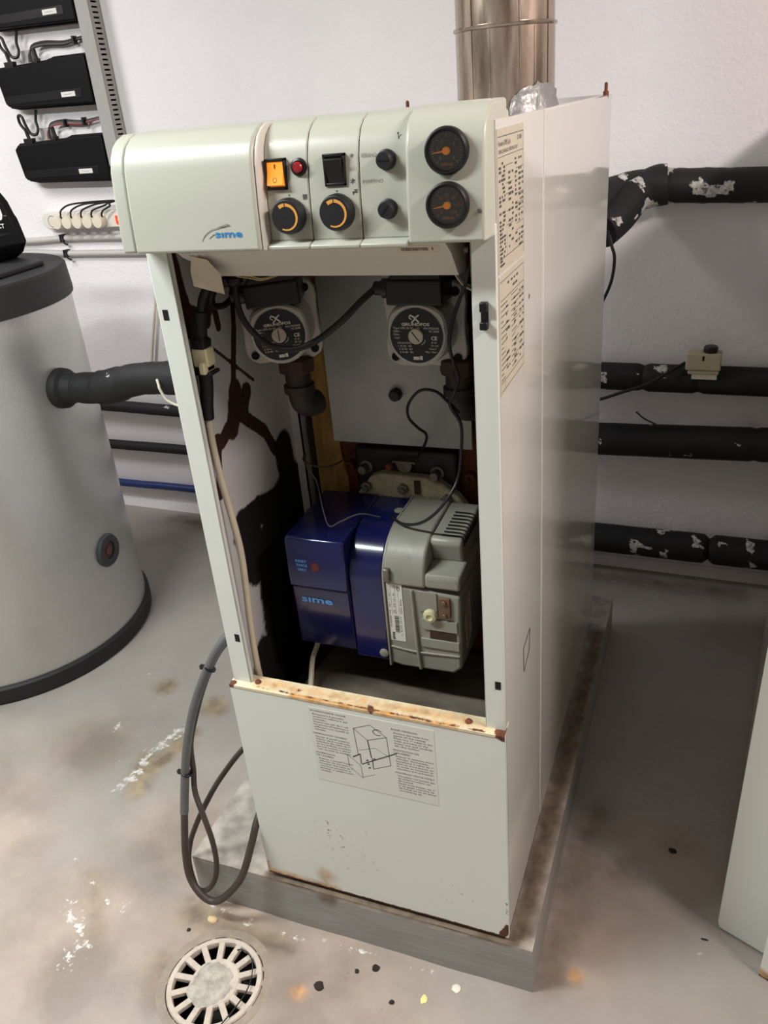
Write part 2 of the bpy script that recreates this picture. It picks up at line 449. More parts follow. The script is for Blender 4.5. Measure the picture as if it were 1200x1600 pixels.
b = MB(); b.box(XR, XR + 0.1, YF, 1.7, FL - 0.05, ZC); struct(b.build('wall_right', 'dim_wall_paint'))
b = MB(); b.box(XL, XR, YF - 0.1, YF, FL - 0.05, ZC); struct(b.build('wall_front', 'dim_wall_paint'))
b = MB(); b.box(XL - 0.1, XR + 0.1, YF - 0.1, 1.85, ZC, ZC + 0.1); struct(b.build('ceiling', 'ceiling_paint'))

# painted skirting edge left as a rough strip where the wall meets the floor
b = MB(); b.prism([(0, FL), (-0.02, FL), (-0.004, FL + 0.035), (0, FL + 0.035)], 'x', -1.66, 1.25)
b.v = [tuple(WM @ V(q)) for q in b.v]
struct(b.build('baseboard_back', 'plaster'))

# plinth
PT = -0.012
b = MB()
pa = {'dark': union(seg(-.0, -.012, .5, -.012, .012, (0, 1)), seg(.515, 0, .53, 1.0, .02, (0, 1))), 'warm': lambda p: 0.72}
PX0, PX1, PY0, PY1 = -0.189, 0.546, -0.018, 1.2
b.grid((PX0, PY0, PT), (PX1 - PX0, 0, 0), (0, PY1 - PY0, 0), 70, 100, attrs=pa)
pf = {'warm': lambda p: 0.62 if p.z > PT - 0.012 else 0.0, 'dark': union(blob(.13, -.025, .02, (0, 2)), scaled(seg(.0, -.008, .5, -.010, .008, (0, 2)), .8))}
def wob(p):
    k = noise.noise(V((p.x * 9, p.z * 14, 3))) * 0.004
    return V((p.x, p.y - max(0, k), p.z))
b.grid((PX0, PY0, FL), (PX1 - PX0, 0, 0), (0, 0, PT - FL), 70, 14, attrs=pf, disp=wob)
b.grid((PX1, PY0, FL), (0, PY1 - PY0, 0), (0, 0, PT - FL), 80, 10)
b.grid((PX0, PY1, FL), (0, PY0 - PY1, 0), (0, 0, PT - FL), 8, 2)
b.grid((PX1, PY1, FL), (PX0 - PX1, 0, 0), (0, 0, PT - FL), 8, 2)
tag(b.build('concrete_plinth', 'plinth_paint'), 'low grey painted concrete plinth under the white boiler', 'plinth')

# ------------------------------------------------------------------ boiler
W, D, H = 0.5, 1.064, 1.371
boiler = thing('boiler', 'open white floor-standing boiler with control panel, standing on the grey plinth', 'boiler', (0.25, 0.5, PT))
B = boiler
# base frame
part(B, 'base_frame', 'cast_dark', lambda b: (b.box(.02, .48, .03, 1.04, PT, .02), b.box(.012, .03, .05, 1.05, .0, .05)))
# side panels
def side_rust(p): return 0
b = MB()
ra = {'rust': union(seg(.0, .0, .35, .0, .006, (1, 2)), scaled(seg(.0, 0, .0, .03, .004, (1, 2)), .9), scaled(blob(.187, 1.135, .005, (1, 2)), 1.0))}
b.box(W - .012, W - .001, .006, .2895, .0, H)
b.grid((W, .0045, .0), (0, .285, 0), (0, 0, H), 60, 220, attrs=ra)
b.box(W - .012, W - .0001, .0046, .0065, .0, H)
sp = b.build('side_panel', 'white_enamel', B)
b = MB(); b.box(W - .012, W, .291, D, .0, H)
sp2 = b.build('side_panel', 'white_enamel', B, bevel=.0025, seg=3)
b = MB(); b.box(W - .0005, W + .0012, .2885, .2925, .012, H - .001); b.build('seam_strip', 'white_enamel', B, bevel=.0006)
# left panel with rust inside
def lp(*pts): return pts
rr = {'rust': union(seg(.035, 1.23, .05, 1.12, .019, (1, 2)), seg(.03, 1.06, .02, .90, .010, (1, 2)), seg(.06, 1.14, .10, 1.118, .013, (1, 2)), blob(.08, 1.12, .022, (1, 2)), seg(.062, 1.12, .058, 1.06, .014, (1, 2)), seg(.10, 1.118, .14, 1.165, .010, (1, 2)), seg(.125, 1.16, .13, 1.10, .008, (1, 2)),
        seg(.195, 1.18, .175, 1.09, .007, (1, 2)), seg(.175, 1.09, .14, .985, .008, (1, 2)), seg(.145, .985, .135, .95, .022, (1, 2)), seg(.18, .975, .165, .95, .016, (1, 2)), seg(.13, .945, .08, .92, .013, (1, 2)), seg(.15, .945, .22, .885, .013, (1, 2)), seg(.22, .885, .245, .84, .012, (1, 2)), seg(.135, .955, .12, .93, .02, (1, 2)), seg(.07, .93, .05, .84, .01, (1, 2)), seg(.10, 1.075, .21, .985, .003, (1, 2))),
      'soot': union(seg(.275, .83, .28, .74, .035, (1, 2)), seg(.28, .74, .10, .76, .028, (1, 2)), seg(.28, .74, .17, .66, .06, (1, 2)), seg(.11, .74, .12, .67, .045, (1, 2)), seg(.25, .68, .20, .40, .09, (1, 2)), seg(.18, .62, .15, .42, .06, (1, 2)), seg(.30, .7, .29, .3, .06, (1, 2)), seg(.10, .47, .3, .36, .05, (1, 2))),
      'specks': scaled(blob(.28, .93, .10, (1, 2)), .16)}
b = MB()
b.grid((.012, .006, .0), (0, .316, 0), (0, 0, H - .03), 80, 300, attrs=rr)
b.v = [q for q in b.v]
b.f = [f_ for f_ in b.f]
b.box(.0, .0118, .006, D, .0, H)
lpnl = b.build('side_panel', 'inner_enamel', B)
b = MB(); b.box(.012, .03, .322, .326, .03, 1.32); b.box(.0275, .03, .322, .345, .03, 1.32)
b.build('panel_flange', 'inner_enamel', B)
b = MB(); b.box(.014, .47, .0, .002, .0, .001)  # (kept thin: sits inside the sill)
# rear and top
part(B, 'rear_panel', 'inner_enamel', lambda b: b.box(.0, W - .012, D - .012, D, .0, H))
part(B, 'top_panel', 'steel_grey', lambda b: (b.box(.012, W - .012, .10, D - .012, 1.336, 1.342)))
def top_rim(b):
    b.prism([(.02, 1.343), (.12, 1.352), (.20, 1.350), (.27, 1.343)], 'x', .40, .484)
part(B, 'insulation', 'insulation', top_rim)
# clips and studs on the top edge
for (x, y, h, mt) in ((.492, .03, .020, 'copper_rust'), (.495, 1.0, .028, 'copper_rust')):
    part(B, 'stud', mt, lambda b: b.lathe([(.006, 0), (.006, h * .45), (.0035, h * .5), (.0035, h), (.001, h + .002)], (x, y, H - .006), n=12))
for (x, y, h) in ((.488, .045, .020), (.492, .285, .022)):
    part(B, 'spring_clip', 'clip_metal', lambda b: (b.tube([(x, y - .004, H - .012), (x, y - .004, H + h * .7), (x, y, H + h), (x, y + .004, H + h * .7), (x, y + .004, H - .012)], .0022, n=8)))
part(B, 'stud', 'copper_rust', lambda b: b.lathe([(.006, 0), (.006, .02), (.004, .022), (.004, .04), (.002, .043)], (.05, 1.0, H - .02), n=12))

# posts
def post(x0, x1, inner):
    b = MB(); b.box(x0, x1, .0, .004, .47, 1.262)
    if inner == 'R': b.box(x1 - .004, x1, .0, .011, .47, 1.262)
    else: b.box(x0, x0 + .004, .0, .035, .47, 1.262)
    return b.build('front_post', 'lower_enamel', B, bevel=.0035, seg=3)
pl = post(.0, .036, 'R'); pr = post(.467, .5, 'L')
for (x, z, p_) in ((.013, 1.151, pl), (.025, .586, pl), (.489, .578, pr)):
    b = MB(); b.box(x - .0045, x + .0045, -.0006, .001, z - .0075, z + .0075); b.build('slot', 'dark_void', p_)
b = MB(); b.box(.4785, .4885, -.002, .003, 1.137, 1.171); b.box(.4785, .4885, -.008, 0, 1.159, 1.171); b.box(.4785, .4885, -.009, 0, 1.137, 1.147)
b.build('panel_clip', 'black_plastic', pr, bevel=.0015)

# lower front panel
PZ = .487
b = MB()
la = {'rust': union(seg(.488, .0, .501, .028, .007, (0, 2)), scaled(seg(.0, .0, .49, .0, .004, (0, 2)), .8), scaled(seg(.20, PZ, .30, PZ, .004, (0, 2)), .75), scaled(blob(.501, PZ, .012, (0, 2)), 1.0), blob(-.002, PZ, .006, (0, 2)), scaled(seg(.499, .0, .499, .12, .0025, (0, 2)), .7)),
      'stain': union(scaled(seg(-.002, .0, .15, .0, .012, (0, 2)), .8), scaled(blob(.135, .035, .02, (0, 2)), .75), scaled(seg(-.0, .0, .0, .03, .006, (0, 2)), .7), scaled(seg(.1, PZ, .5, PZ, .006, (0, 2)), .7)),
      'chips': union(scaled(blob(.17, .14, .16, (0, 2)), .33), scaled(blob(.40, .08, .10, (0, 2)), .31))}
b.grid((-.003, -.012, .0), (.504, 0, 0), (0, 0, PZ), 130, 130, attrs=la)
b.box(-.003, .501, -.0115, -.002, .0, PZ - .0005)
lowp = b.build('lower_panel', 'lower_enamel', B)
b = MB()
fa2 = {'stain': union(scaled(seg(.05, .005, .48, .005, .012), .56), scaled(seg(.12, -.01, .42, -.01, .006), .75)), 'rust': union(scaled(seg(-.003, -.006, .501, -.010, .004), .56), blob(.497, -.004, .014), blob(.002, -.008, .007), scaled(blob(.27, -.006, .012), .7), scaled(blob(.13, .0, .012), .6))}
b.grid((-.003, -.013, PZ + .001), (.504, 0, 0), (0, .032, .004), 200, 12, attrs=fa2)
b.box(-.001, .486, .017, .019, PZ - .03, PZ + .004)
b.grid((-.003, -.013, PZ - .004), (.504, 0, 0), (0, 0, .005), 200, 2, attrs={k: f_ for k, f_ in fa2.items()})
b.build('top_flange', 'rusty_cream', lowp)
for x in (.048, .438):
    b = MB(); b.lathe([(.0055, 0), (.0058, .002), (.004, .0045), (.001, .005)], (x, .004, PZ + .003), n=12); b.build('screw', 'copper_rust', lowp)

# instruction sticker
def sticker(b):
    y = -.0126; x0, x1, z0, z1 = .152, .382, .302, .472
    b.box(x0, x1, y, -.0121, z0, z1, 0)
    yi = y - .0002
    R_, U_ = (1, 0, 0), (0, 0, 1)
    def block(x, z, w, head, lines, hl=1):
        for h in head:
            b.text(h, .0034, (x, yi, z), R_, U_, 1, width=min(w, len(h) * .0031)); z -= .0062
        z -= .001
        for ln in lines:
            b.text(ln, .0033, (x + .004, yi, z), R_, U_, 1, width=min(w - .004, len(ln) * .00285)); z -= .0057
        return z - .004
    z = z1 - .0085
    z = block(x0 + .003, z, .070, ['MOVIMENTAZIONE CALDAIE'], ['Rimuovere il pannello', 'anteriore inferiore del', 'mantello.', 'Inserire due tubi da 1" nei', 'fori presenti nel basamento e', 'sollevare con cautela la', 'caldaia.'])
    z = block(x0 + .003, z, .070, ['MANIPULACION CALDERAS'], ['Quitar el panel anterior', 'inferior de la envolvente.', 'Introducir dos tubos de 1"', 'en los orificios previstos', 'para el manejo y elevar', 'con cautela la caldera.'])
    z = block(x0 + .003, z, .070, ['MOVIMENTACAO', 'DE CALDEIRA'], ['Retirar o painel frontal', 'inferior da carcaca.', 'Introduzir dois tubos de 1"', 'nos furos previstos e', 'levantar a caldeira com', 'cuidado.'])
    z = z1 - .016; xr = x1 - .076
    z = block(xr, z, .072, ['BOILER HANDLING'], ['Remove the lower front', 'panel of the casing.', 'Place two 1" tubes in the', 'holes provided on the', 'boiler unit and carefully', 'lift the boiler.'])
    z = block(xr, z, .072, ['MANUTENTION DES', 'CHAUDIERES'], ['Enlever le panneau avant', 'inferieur du manteau.', 'Introduire 2 tubes de 1"', 'dans les trous prevus sur', 'le socle et soulever la', 'chaudiere avec precaution.'])
    z = block(xr, z, .072, ['HANTERING VAN DE KETELS'], ['Verwijder het paneel aan', 'de onder/voorkant van', 'de mantel.', 'Steek twee buizen van 1"', 'in de gaten voorzien op', 'de ketel en til de ketel', 'voorzichtig op.'])
    # drawing of the boiler
    def ln(p, q, w=.0005):
        p = V((p[0], 0, p[1])); q = V((q[0], 0, q[1])); d = (q - p).normalized(); n_ = V((-d.z, 0, d.x)) * w
        vs = [p - n_, p + n_, q + n_, q - n_]
        b.add([(v_.x, yi, v_.z) for v_ in vs], [(3, 2, 1, 0)], 1, False)
    Pp = lambda u, v_: (.226 + u * .075, .352 + v_ * .105)
    A1, A2, A3, A4 = Pp(.12, .86), Pp(.55, 1.0), Pp(.93, .80), Pp(.45, .66)
    for p, q in ((A1, A2), (A2, A3), (A3, A4), (A4, A1)): ln(p, q)
    b1, b2, b3 = Pp(.17, .30), Pp(.52, .04), Pp(.97, .20)
    ln(A1, b1); ln(A4, Pp(.50, .28), .0010); ln(A3, b3); ln(b2, b3); ln(Pp(.52, .28), b2, .0008)
    ln(Pp(.2, .40), Pp(.62, .52), .0003); ln(Pp(.62, .52), Pp(.96, .38), .0003)
    c1, c2, c3, c4 = Pp(-.12, .25), Pp(.20, .06), Pp(.22, -.22), Pp(-.10, -.02)
    for p, q in ((c1, c2), (c2, c3), (c3, c4), (c4, c1)): ln(p, q, .0004)
    ln(Pp(.22, -.20), Pp(.55, -.08), .0003)
    ln(Pp(.02, .22), Pp(.22, .32), .0012); ln(Pp(.22, .10), Pp(.22, .32), .0009); ln(Pp(.24, .10), Pp(1.15, .50), .0011)
    for (u, v_) in ((.36, .20), (.38, .12), (.40, .04), (.55, .26)): ln(Pp(u, v_), Pp(u + .05, v_ + .02), .0014)
    prev = None
    for k in range(13):
        t = 2 * math.pi * k / 12 * .8 + .4
        q = Pp(.72 + .11 * math.cos(t), .87 + .06 * math.sin(t))
        if prev: ln(prev, q, .0007)
        prev = q
part(lowp, 'instruction_sticker', ['paper', 'ink'], sticker)

# data plates on the side panel (text too fine to read in the photo: short print bars and rules)
def bars(b, y0, y1, z0, z1, rows, seed, up=True):
    rnd = random.Random(seed); x = W + .0011
    for k in range(rows):
        z = z1 - (z1 - z0) * (k + .5) / rows
        y = y0
        while y < y1 - .004:
            w = rnd.uniform(.004, .014)
            if rnd.random() < .8:
                b.add([(x, y, z - .0014), (x, min(y + w, y1), z - .0014), (x, min(y + w, y1), z + .0014), (x, y, z + .0014)], [(0, 1, 2, 3)], 1, False)
            y += w + rnd.uniform(.0012, .012)
def rule(b, y0, y1, z, h=.0004):
    x = W + .0011
    b.add([(x, y0, z - h), (x, y1, z - h), (x, y1, z + h), (x, y0, z + h)], [(0, 1, 2, 3)], 1, False)
def vrule(b, y, z0, z1):
    x = W + .0011
    b.add([(x, y, z0), (x, y + .0006, z0), (x, y + .0006, z1), (x, y, z1)], [(0, 1, 2, 3)], 1, False)
def plate1(b):
    b.box(W, W + .0008, .008, .150, 1.201, 1.361, 0)
    rule(b, .012, .146, 1.3525); rule(b, .012, .146, 1.331, .0003)
    b.text('Fonderie SIME S.p.A.', .0055, (W + .0011, .014, 1.3425), (0, 1, 0), (0, 0, 1), 1, width=.062)
    b.text('CE 0085', .005, (W + .0011, .112, 1.344), (0, 1, 0), (0, 0, 1), 1)
    b.text('37045 LEGNAGO (VERONA) ITALY', .0040, (W + .0011, .014, 1.3345), (0, 1, 0), (0, 0, 1), 1, width=.10)
    bars(b, .014, .045, 1.207, 1.326, 26, 1); bars(b, .062, .088, 1.222, 1.32, 16, 2); bars(b, .098, .112, 1.222, 1.326, 20, 3); bars(b, .118, .144, 1.215, 1.326, 18, 4)
    for z in (1.312, 1.298, 1.282, 1.270, 1.262, 1.246, 1.238, 1.226): rule(b, .104, .146, z, .0003)
    for z in (1.320, 1.30, 1.288, 1.268, 1.252): rule(b, .05, .085, z, .0003)
    rule(b, .012, .146, 1.2165, .0004); vrule(b, .05, 1.2165, 1.245)
    vrule(b, .147, 1.205, 1.353)
part(sp, 'data_plate', ['plate_foil', 'ink'], plate1)
def plate2(b):
    b.box(W, W + .0008, .007, .149, 1.045, 1.1975, 0)
    rule(b, .011, .145, 1.19); rule(b, .011, .145, 1.167)
    bars(b, .05, .11, 1.170, 1.187, 2, 11)
    rnd = random.Random(5)
    for k in range(15):
        z = 1.161 - k * .0068
        rule(b, .012, .012 + rnd.uniform(.012, .05), z, .0006)
        rule(b, .07, .085 + rnd.uniform(.0, .03), z + .002, .0005)
    bars(b, .04, .06, 1.07, 1.16, 9, 12); bars(b, .085, .10, 1.065, 1.16, 12, 13); bars(b, .118, .143, 1.065, 1.163, 11, 14)
    for z in (1.155, 1.14, 1.128, 1.112, 1.096, 1.08): rule(b, .08, .145, z, .0003)
    rule(b, .011, .145, 1.062, .0004); rule(b, .011, .145, 1.05, .0004)
    vrule(b, .03, 1.05, 1.062); vrule(b, .146, 1.05, 1.19)
part(sp, 'data_plate', ['plate_foil', 'ink'], plate2)
# small sketched mark on the side panel
def mark(b):
    x = W + .0006
    pts = [(.135, .505), (.132, .555), (.185, .562), (.178, .52)]
    for i in range(4):
        b.tube([(x, *pts[i]), (x, *pts[(i + 1) % 4])], .0006, n=5)
part(sp, 'pencil_mark', 'ink', mark)

# control panel ------------------------------------------------------------
def prof(dy, zb=1.245, back=.06, top=0.0):
    front = [(-.052, zb), (-.049, 1.30), (-.044, 1.345), (-.0385, 1.362), (-.030, 1.3745), (-.018, 1.383), (-.004, 1.388)]
    return [(back, zb)] + [(y + dy, z + top) for (y, z) in front] + [(back, 1.3895 + top)]
part(B, 'panel_housing', 'panel_plastic', lambda b: b.box(.006, .494, .0, .10, 1.246, 1.380), bevel=.004)
b = MB(); b.prism(prof(.004, back=.075), 'x', .0, .0232); b.build('panel_end', 'panel_plastic', B, bevel=.004, seg=3)
b = MB(); b.prism(prof(.0, back=.07), 'x', .0245, .213)
flap = b.build('panel_flap', 'panel_plastic', B, bevel=.004, seg=3)
part(B, 'flap_trim', 'tray_plastic', lambda b: b.prism(prof(.004, back=.07), 'x', .2135, .2185), bevel=.0015)
MY = .020
def module(x0, x1):
    b = MB(); b.prism(prof(MY, zb=1.253, top=.001), 'x', x0 + .0006, x1 - .0006)
    b.prism([(.0, 1.2445), (-.044, 1.2445), (-.045, 1.2495), (-.030, 1.2545), (.0, 1.2545)], 'x', x0 + .0006, x1 - .0006)
    return b.build('module_panel', 'panel_plastic', B, bevel=.0015)
SX = (.2185, .2775, .3440, .4050)
mods = [module(SX[i], SX[i + 1]) for i in range(3)]
b = MB(); b.prism(prof(.008, back=.07, top=.003), 'x', .4055, .4985)
gp = b.build('gauge_panel', 'panel_plastic', B, bevel=.004, seg=3)
part(gp, 'chip_mark', 'grey_print', lambda b: b.lathe([(.0028, 0), (.0018, .0008)], (.4925, -.0436, 1.282), (0, -1, 0), n=9))

def yface(z, dy):
    P = [(1.245, -.052), (1.30, -.049), (1.345, -.044), (1.362, -.0385), (1.3745, -.030)]
    for (z0, y0), (z1, y1) in zip(P, P[1:]):
        if z <= z1: return y0 + (y1 - y0) * (z - z0) / (z1 - z0) + dy
    return P[-1][1] + dy
RX, UZ = (1, 0, 0), (0, 0, 1)

# logo on the flap
def logo(b):
    y = yface(1.265, 0) - .0004
    b.text('sıme', .0085, (.1510, y, 1.2630), RX, UZ, 0, width=.038, bold=.06)
    pts = [(.130, y, 1.2585), (.135, y, 1.2655), (.144, y, 1.2715), (.155, y, 1.2745), (.172, y, 1.2775)]
    b.tube(pts, .0003, n=5, m=1)
    b.tube([(.155, y, 1.2745), (.168, y, 1.2785), (.173, y, 1.2775)], .00035, n=5, m=1)
    b.tube([(.141, y, 1.262), (.147, y, 1.266), (.150, y, 1.267)], .0003, n=5, m=1)
part(flap, 'logo', ['blue_print', 'grey_print'], logo)

# rocker switches
def rocker(x, z, lit):
    y = yface(z - .012, MY); w, h = .0138, .0178
    fr = part(B, 'rocker_switch', 'black_plastic', lambda b: (b.box(x - w, x + w, y - .003, y + .004, z - h, z - h + .0035), b.box(x - w, x + w, y - .003, y + .004, z + h - .0035, z + h),
              b.box(x - w, x - w + .0028, y - .003, y + .004, z - h, z + h), b.box(x + w - .0028, x + w, y - .003, y + .004, z - h, z + h), b.box(x - w, x + w, y + .001, y + .006, z - h, z + h)), bevel=.0007)
    def rk(b):
        zz = h - .004
        if lit: b.prism([(y + .001, z - zz), (y - .0085, z - zz + .002), (y - .004, z + .001), (y - .0015, z + zz), (y + .001, z + zz)], 'x', x - w + .003, x + w - .003)
        else: b.prism([(y + .001, z - zz), (y - .001, z - zz), (y - .003, z), (y - .008, z + zz - .002), (y + .001, z + zz)], 'x', x - w + .003, x + w - .003)
        if lit:
            b.box(x - .0005, x + .0005, y - .0035, y - .002, z + .006, z + .0115, 1)
            nrm = V((0, -1, .45)).normalized(); c0 = V((x, y - .0064, z - .0062))
            b.tube([c0 + V((math.cos(t) * .0024, -math.sin(t) * -.0010, math.sin(t) * .0028)) for t in [2 * math.pi * k / 12 for k in range(13)]], .0005, n=5, m=1, smooth_path=False)
    b = MB(); rk(b); b.build('rocker', ['orange_lit' if lit else 'black_satin', 'black_plastic'], fr, bevel=.0006)
rocker(.2355, 1.331, True); rocker(.3135, 1.332, False)
# red indicator
zl = 1.3375; yl = yface(zl, MY)
ind = part(B, 'indicator_lamp', 'black_plastic', lambda b: b.lathe([(.0104, 0), (.0104, .003), (.0075, .0045), (.0065, .003), (.0055, .002)], (.2665, yl, zl), (0, -1, 0), n=32))
part(ind, 'lens', 'red_lens', lambda b: b.lathe([(.0064, .001), (.0062, .006), (.005, .0075), (.001, .008)], (.2665, yl, zl), (0, -1, 0), n=28))
# big thermostat knobs
def knob(x, z, name):
    y = yface(z, MY)
    k = part(B, 'thermostat_knob', 'knob_black', lambda b: b.lathe([(.0205, 0), (.0212, .002), (.0212, .010), (.0200, .0145), (.0188, .0155), (.001, .0157)], (x, y, z), (0, -1, 0), n=48))
    def ring(b):
        yy = y - .0160; N_ = 40; a0, a1 = math.radians(125), math.radians(-115)
        for i in range(N_):
            t0 = a0 + (a1 - a0) * i / N_; t1 = a0 + (a1 - a0) * (i + 1) / N_
            f0, f1 = i / N_, (i + 1) / N_
            def rr(f): return .0115 + .0028 * f ** .8
            q = []
            for t, r in ((t0, rr(f0)), (t1, rr(f1)), (t1, .0160), (t0, .0160)):
                q.append((x + r * math.cos(t), yy, z + r * math.sin(t)))
            b.add(q, [(0, 1, 2, 3)], 0, False)
        b.box(x - .0005, x + .0005, yy - .0002, yy, z + .0105, z + .0160, 1)
    part(k, 'scale_ring', ['orange_print', 'knob_black'], ring)
knob(.2505, 1.2835, 'a'); knob(.3155, 1.2855, 'b')
# small knobs (slotted caps)
def cap_knob(x, z, ang):
    y = yface(z, MY)
    k = part(B, 'cap_knob', 'knob_black', lambda b: b.lathe([(.0115, 0), (.0115, .004), (.0098, .005), (.0093, .0125), (.0085, .0138), (.001, .014)], (x, y, z), (0, -1, 0), n=32))
    M_ = Matrix.Translation((x, y - .0141, z)) @ Matrix.Rotation(ang, 4, 'Y')
    part(k, 'slot', 'dark_void', lambda b: b.box(-.0062, .0062, -.0003, .0006, -.0009, .0009, xf=M_))
cap_knob(.3795, 1.3395, 0.03); cap_knob(.3790, 1.2865, -0.85)
# printed symbols on the modules
def symbols(b, which):
    def yo(z): return yface(z, MY) - .0004
    if which == 0:
        y = yo(1.303)
        for i in range(3):
            b.box(.2685 + i * .002, .2700 + i * .002, y, y + .0003, 1.3005, 1.307)
        y = yo(1.306); b.add([(.2485, y, 1.3075), (.2515, y, 1.3075), (.250, y, 1.3050)], [(2, 1, 0)], 0, False)
    if which == 1:
        y = yo(1.346); c = (.3355, 1.3455)
        for k in range(4):
            t = k * math.pi / 4
            b.tube([(c[0] - .003 * math.cos(t), y, c[1] - .003 * math.sin(t)), (c[0] + .003 * math.cos(t), y, c[1] + .003 * math.sin(t))], .0003, n=4)
    if which == 13:
        y = yo(1.307); b.add([(.3125, y, 1.3095), (.3155, y, 1.3095), (.314, y, 1.3070)], [(2, 1, 0)], 0, False)
    if which == 11:
        y = yo(1.318); c = (.3350, 1.3185)
        for k in range(3):
            t = k * math.pi / 3 + math.pi / 6
            b.tube([(c[0] - .0034 * math.cos(t), y, c[1] - .0034 * math.sin(t)), (c[0] + .0034 * math.cos(t), y, c[1] + .0034 * math.sin(t))], .0004, n=4)
    if which == 12:
        y = yo(1.306)   # tap
        b.box(.3345, .3405, y, y + .0003, 1.3055, 1.3075); b.box(.3345, .3362, y, y + .0003, 1.3030, 1.3065); b.box(.3380, .3392, y, y + .0003, 1.3070, 1.3092); b.box(.3365, .3408, y, y + .0003, 1.3088, 1.3096)
        b.box(.3340, .3366, y, y + .0003, 1.3018, 1.3024)
    if which == 2:
        y = yo(1.360)   # pointing hand
        b.box(.3925, .3965, y, y + .0003, 1.3555, 1.3600); b.box(.3928, .3938, y, y + .0003, 1.3595, 1.3650); b.lathe([(.0013, 0), (.0011, .0002)], (.3933, y, 1.3660), (0, -1, 0), n=10)
part(mods[0], 'radiator_symbol', 'grey_print', lambda b: symbols(b, 0))
part(mods[1], 'sun_symbol', 'grey_print', lambda b: symbols(b, 1))
part(mods[1], 'knob_marker', 'grey_print', lambda b: symbols(b, 13))
part(mods[1], 'snowflake_symbol', 'grey_print', lambda b: symbols(b, 11))
part(mods[1], 'tap_symbol', 'grey_print', lambda b: symbols(b, 12))
part(mods[2], 'hand_symbol', 'grey_print', lambda b: symbols(b, 2))
part(mods[2], 'handwritten_word', 'pencil', lambda b: b.text('VERANO', .0048, (.3470, yface(1.344, MY) - .0004, 1.3430), RX, UZ, 0, width=.0195))
part(mods[2], 'handwritten_word', 'pencil', lambda b: b.text('INVIERNO', .0046, (.3480, yface(1.317, MY) - .0004, 1.3150), RX, UZ, 0, width=.0255))

# gauges
def gauge(x, z, labels, needle_deg, nlab):
    y = yface(z, .008); g = part(B, 'gauge', 'black_plastic', lambda b: b.lathe([(.0250, 0), (.0252, .004), (.0246, .0085), (.0228, .0100), (.0212, .0098), (.0202, .0070), (.0200, .0035)], (x, y, z), (0, -1, 0), n=56, cap=False))
    yd = y - .0040
    def dial(b):
        b.lathe([(.0203, -.001), (.0203, 0), (.001, 0.0001)], (x, yd, z), (0, -1, 0), n=48, m=0)
        yy = yd - .0003
        for k in range(31):
            t = math.radians(225 - 270 * k / 30); big = k % 5 == 0
            r0, r1 = (.0142 if big else .0162), .0180
            b.tube([(x + r0 * math.cos(t), yy, z + r0 * math.sin(t)), (x + r1 * math.cos(t), yy, z + r1 * math.sin(t))], .00050 if big else .00028, n=4, m=1 if nlab else 2)
        for k, s in enumerate(labels):
            if not s: continue
            t = math.radians(225 - 270 * k / (len(labels) - 1))
            b.text(s, .0036, (x + .0108 * math.cos(t), yy, z + .0108 * math.sin(t) - .0016), RX, UZ, 1 if nlab else 2, align='C')
        b.text('sime', .0040, (x, yy, z - .0152), RX, UZ, 1, align='C', width=.0135, bold=.05)
        if nlab: b.text('°C', .0026, (x, yy, z + .0055), RX, UZ, 1, align='C')
    part(g, 'dial', ['gauge_dial', 'orange_print', 'white_print'], dial)
    t = math.radians(needle_deg)
    def needle(b):
        yy = yd - .0022; d = V((math.cos(t), 0, math.sin(t))); n_ = V((-d.z, 0, d.x)); c = V((x, yy, z))
        b.add([c + n_ * .0011, c - n_ * .0011, c + d * .0165 - n_ * .0004, c + d * .0165 + n_ * .0004], [(3, 2, 1, 0)], 0, False)
        b.lathe([(.0042, -.002), (.0042, .0012), (.0036, .0018), (.001, .002)], (x, yy, z), (0, -1, 0), n=24)
    part(g, 'needle', 'gauge_orange', needle)
    part(g, 'glass', 'gauge_glass', lambda b: b.lathe([(.0203, 0), (.001, .0008)], (x, y - .0078, z), (0, -1, 0), n=40))
gauge(.456, 1.3455, ['0', '', '1', '', '2', '', '', '3', '', '', '4'], 187, False)
gauge(.456, 1.2895, ['0', '', '40', '60', '80', '100', '120'], 190, True)

# tray hanging below the control panel
def tray(b):
    top = [(.040, .0), (.434, .0), (.434, .22), (.040, .22)]
    mid = [(.052, .012), (.440, .012), (.440, .22), (.052, .22)]
    low = [(.092, .040), (.4435, .030), (.4435, .22), (.092, .22)]
    vs = [(x, y, 1.246) for x, y in top] + [(x, y, 1.228) for x, y in mid] + [(x, y, 1.197) for x, y in low]
    fs = [(3, 2, 1, 0)[::-1], (8, 9, 10, 11)[::-1]]
    for k in (0, 4):
        for i in range(4):
            j = (i + 1) % 4; fs.append((k + 4 + i, k + 4 + j, k + j, k + i))
    b.add(vs, fs)
trayo = part(B, 'control_tray', 'tray_plastic', tray)
def bar_label(b):
    n_ = V((0, -.83, -.55)); o = V((.372, .0085, 1.2345)); 
    u = V((1, 0, 0)); v = V((0, .55, -.83)).normalized()
    def q(a0, a1, b0, b1, m, e):
        n2 = u.cross(v)
        b.add([o + u * a0 + v * b0 - V((0, e, 0)), o + u * a1 + v * b0 - V((0, e, 0)), o + u * a1 + v * b1 - V((0, e, 0)), o + u * a0 + v * b1 - V((0, e, 0))], [(3, 2, 1, 0)], m, False)
    q(0, .055, -.004, .007, 0, .0012)
    rnd = random.Random(3); a = .005
    while a < .040:
        w = rnd.uniform(.0004, .0012); q(a, a + w, -.001, .0038, 1, .0016); a += w + rnd.uniform(.0004, .001)
    q(.045, .0465, -.001, .0035, 1, .0016)
part(trayo, 'barcode_label', ['sticker_cream', 'ink'], bar_label)
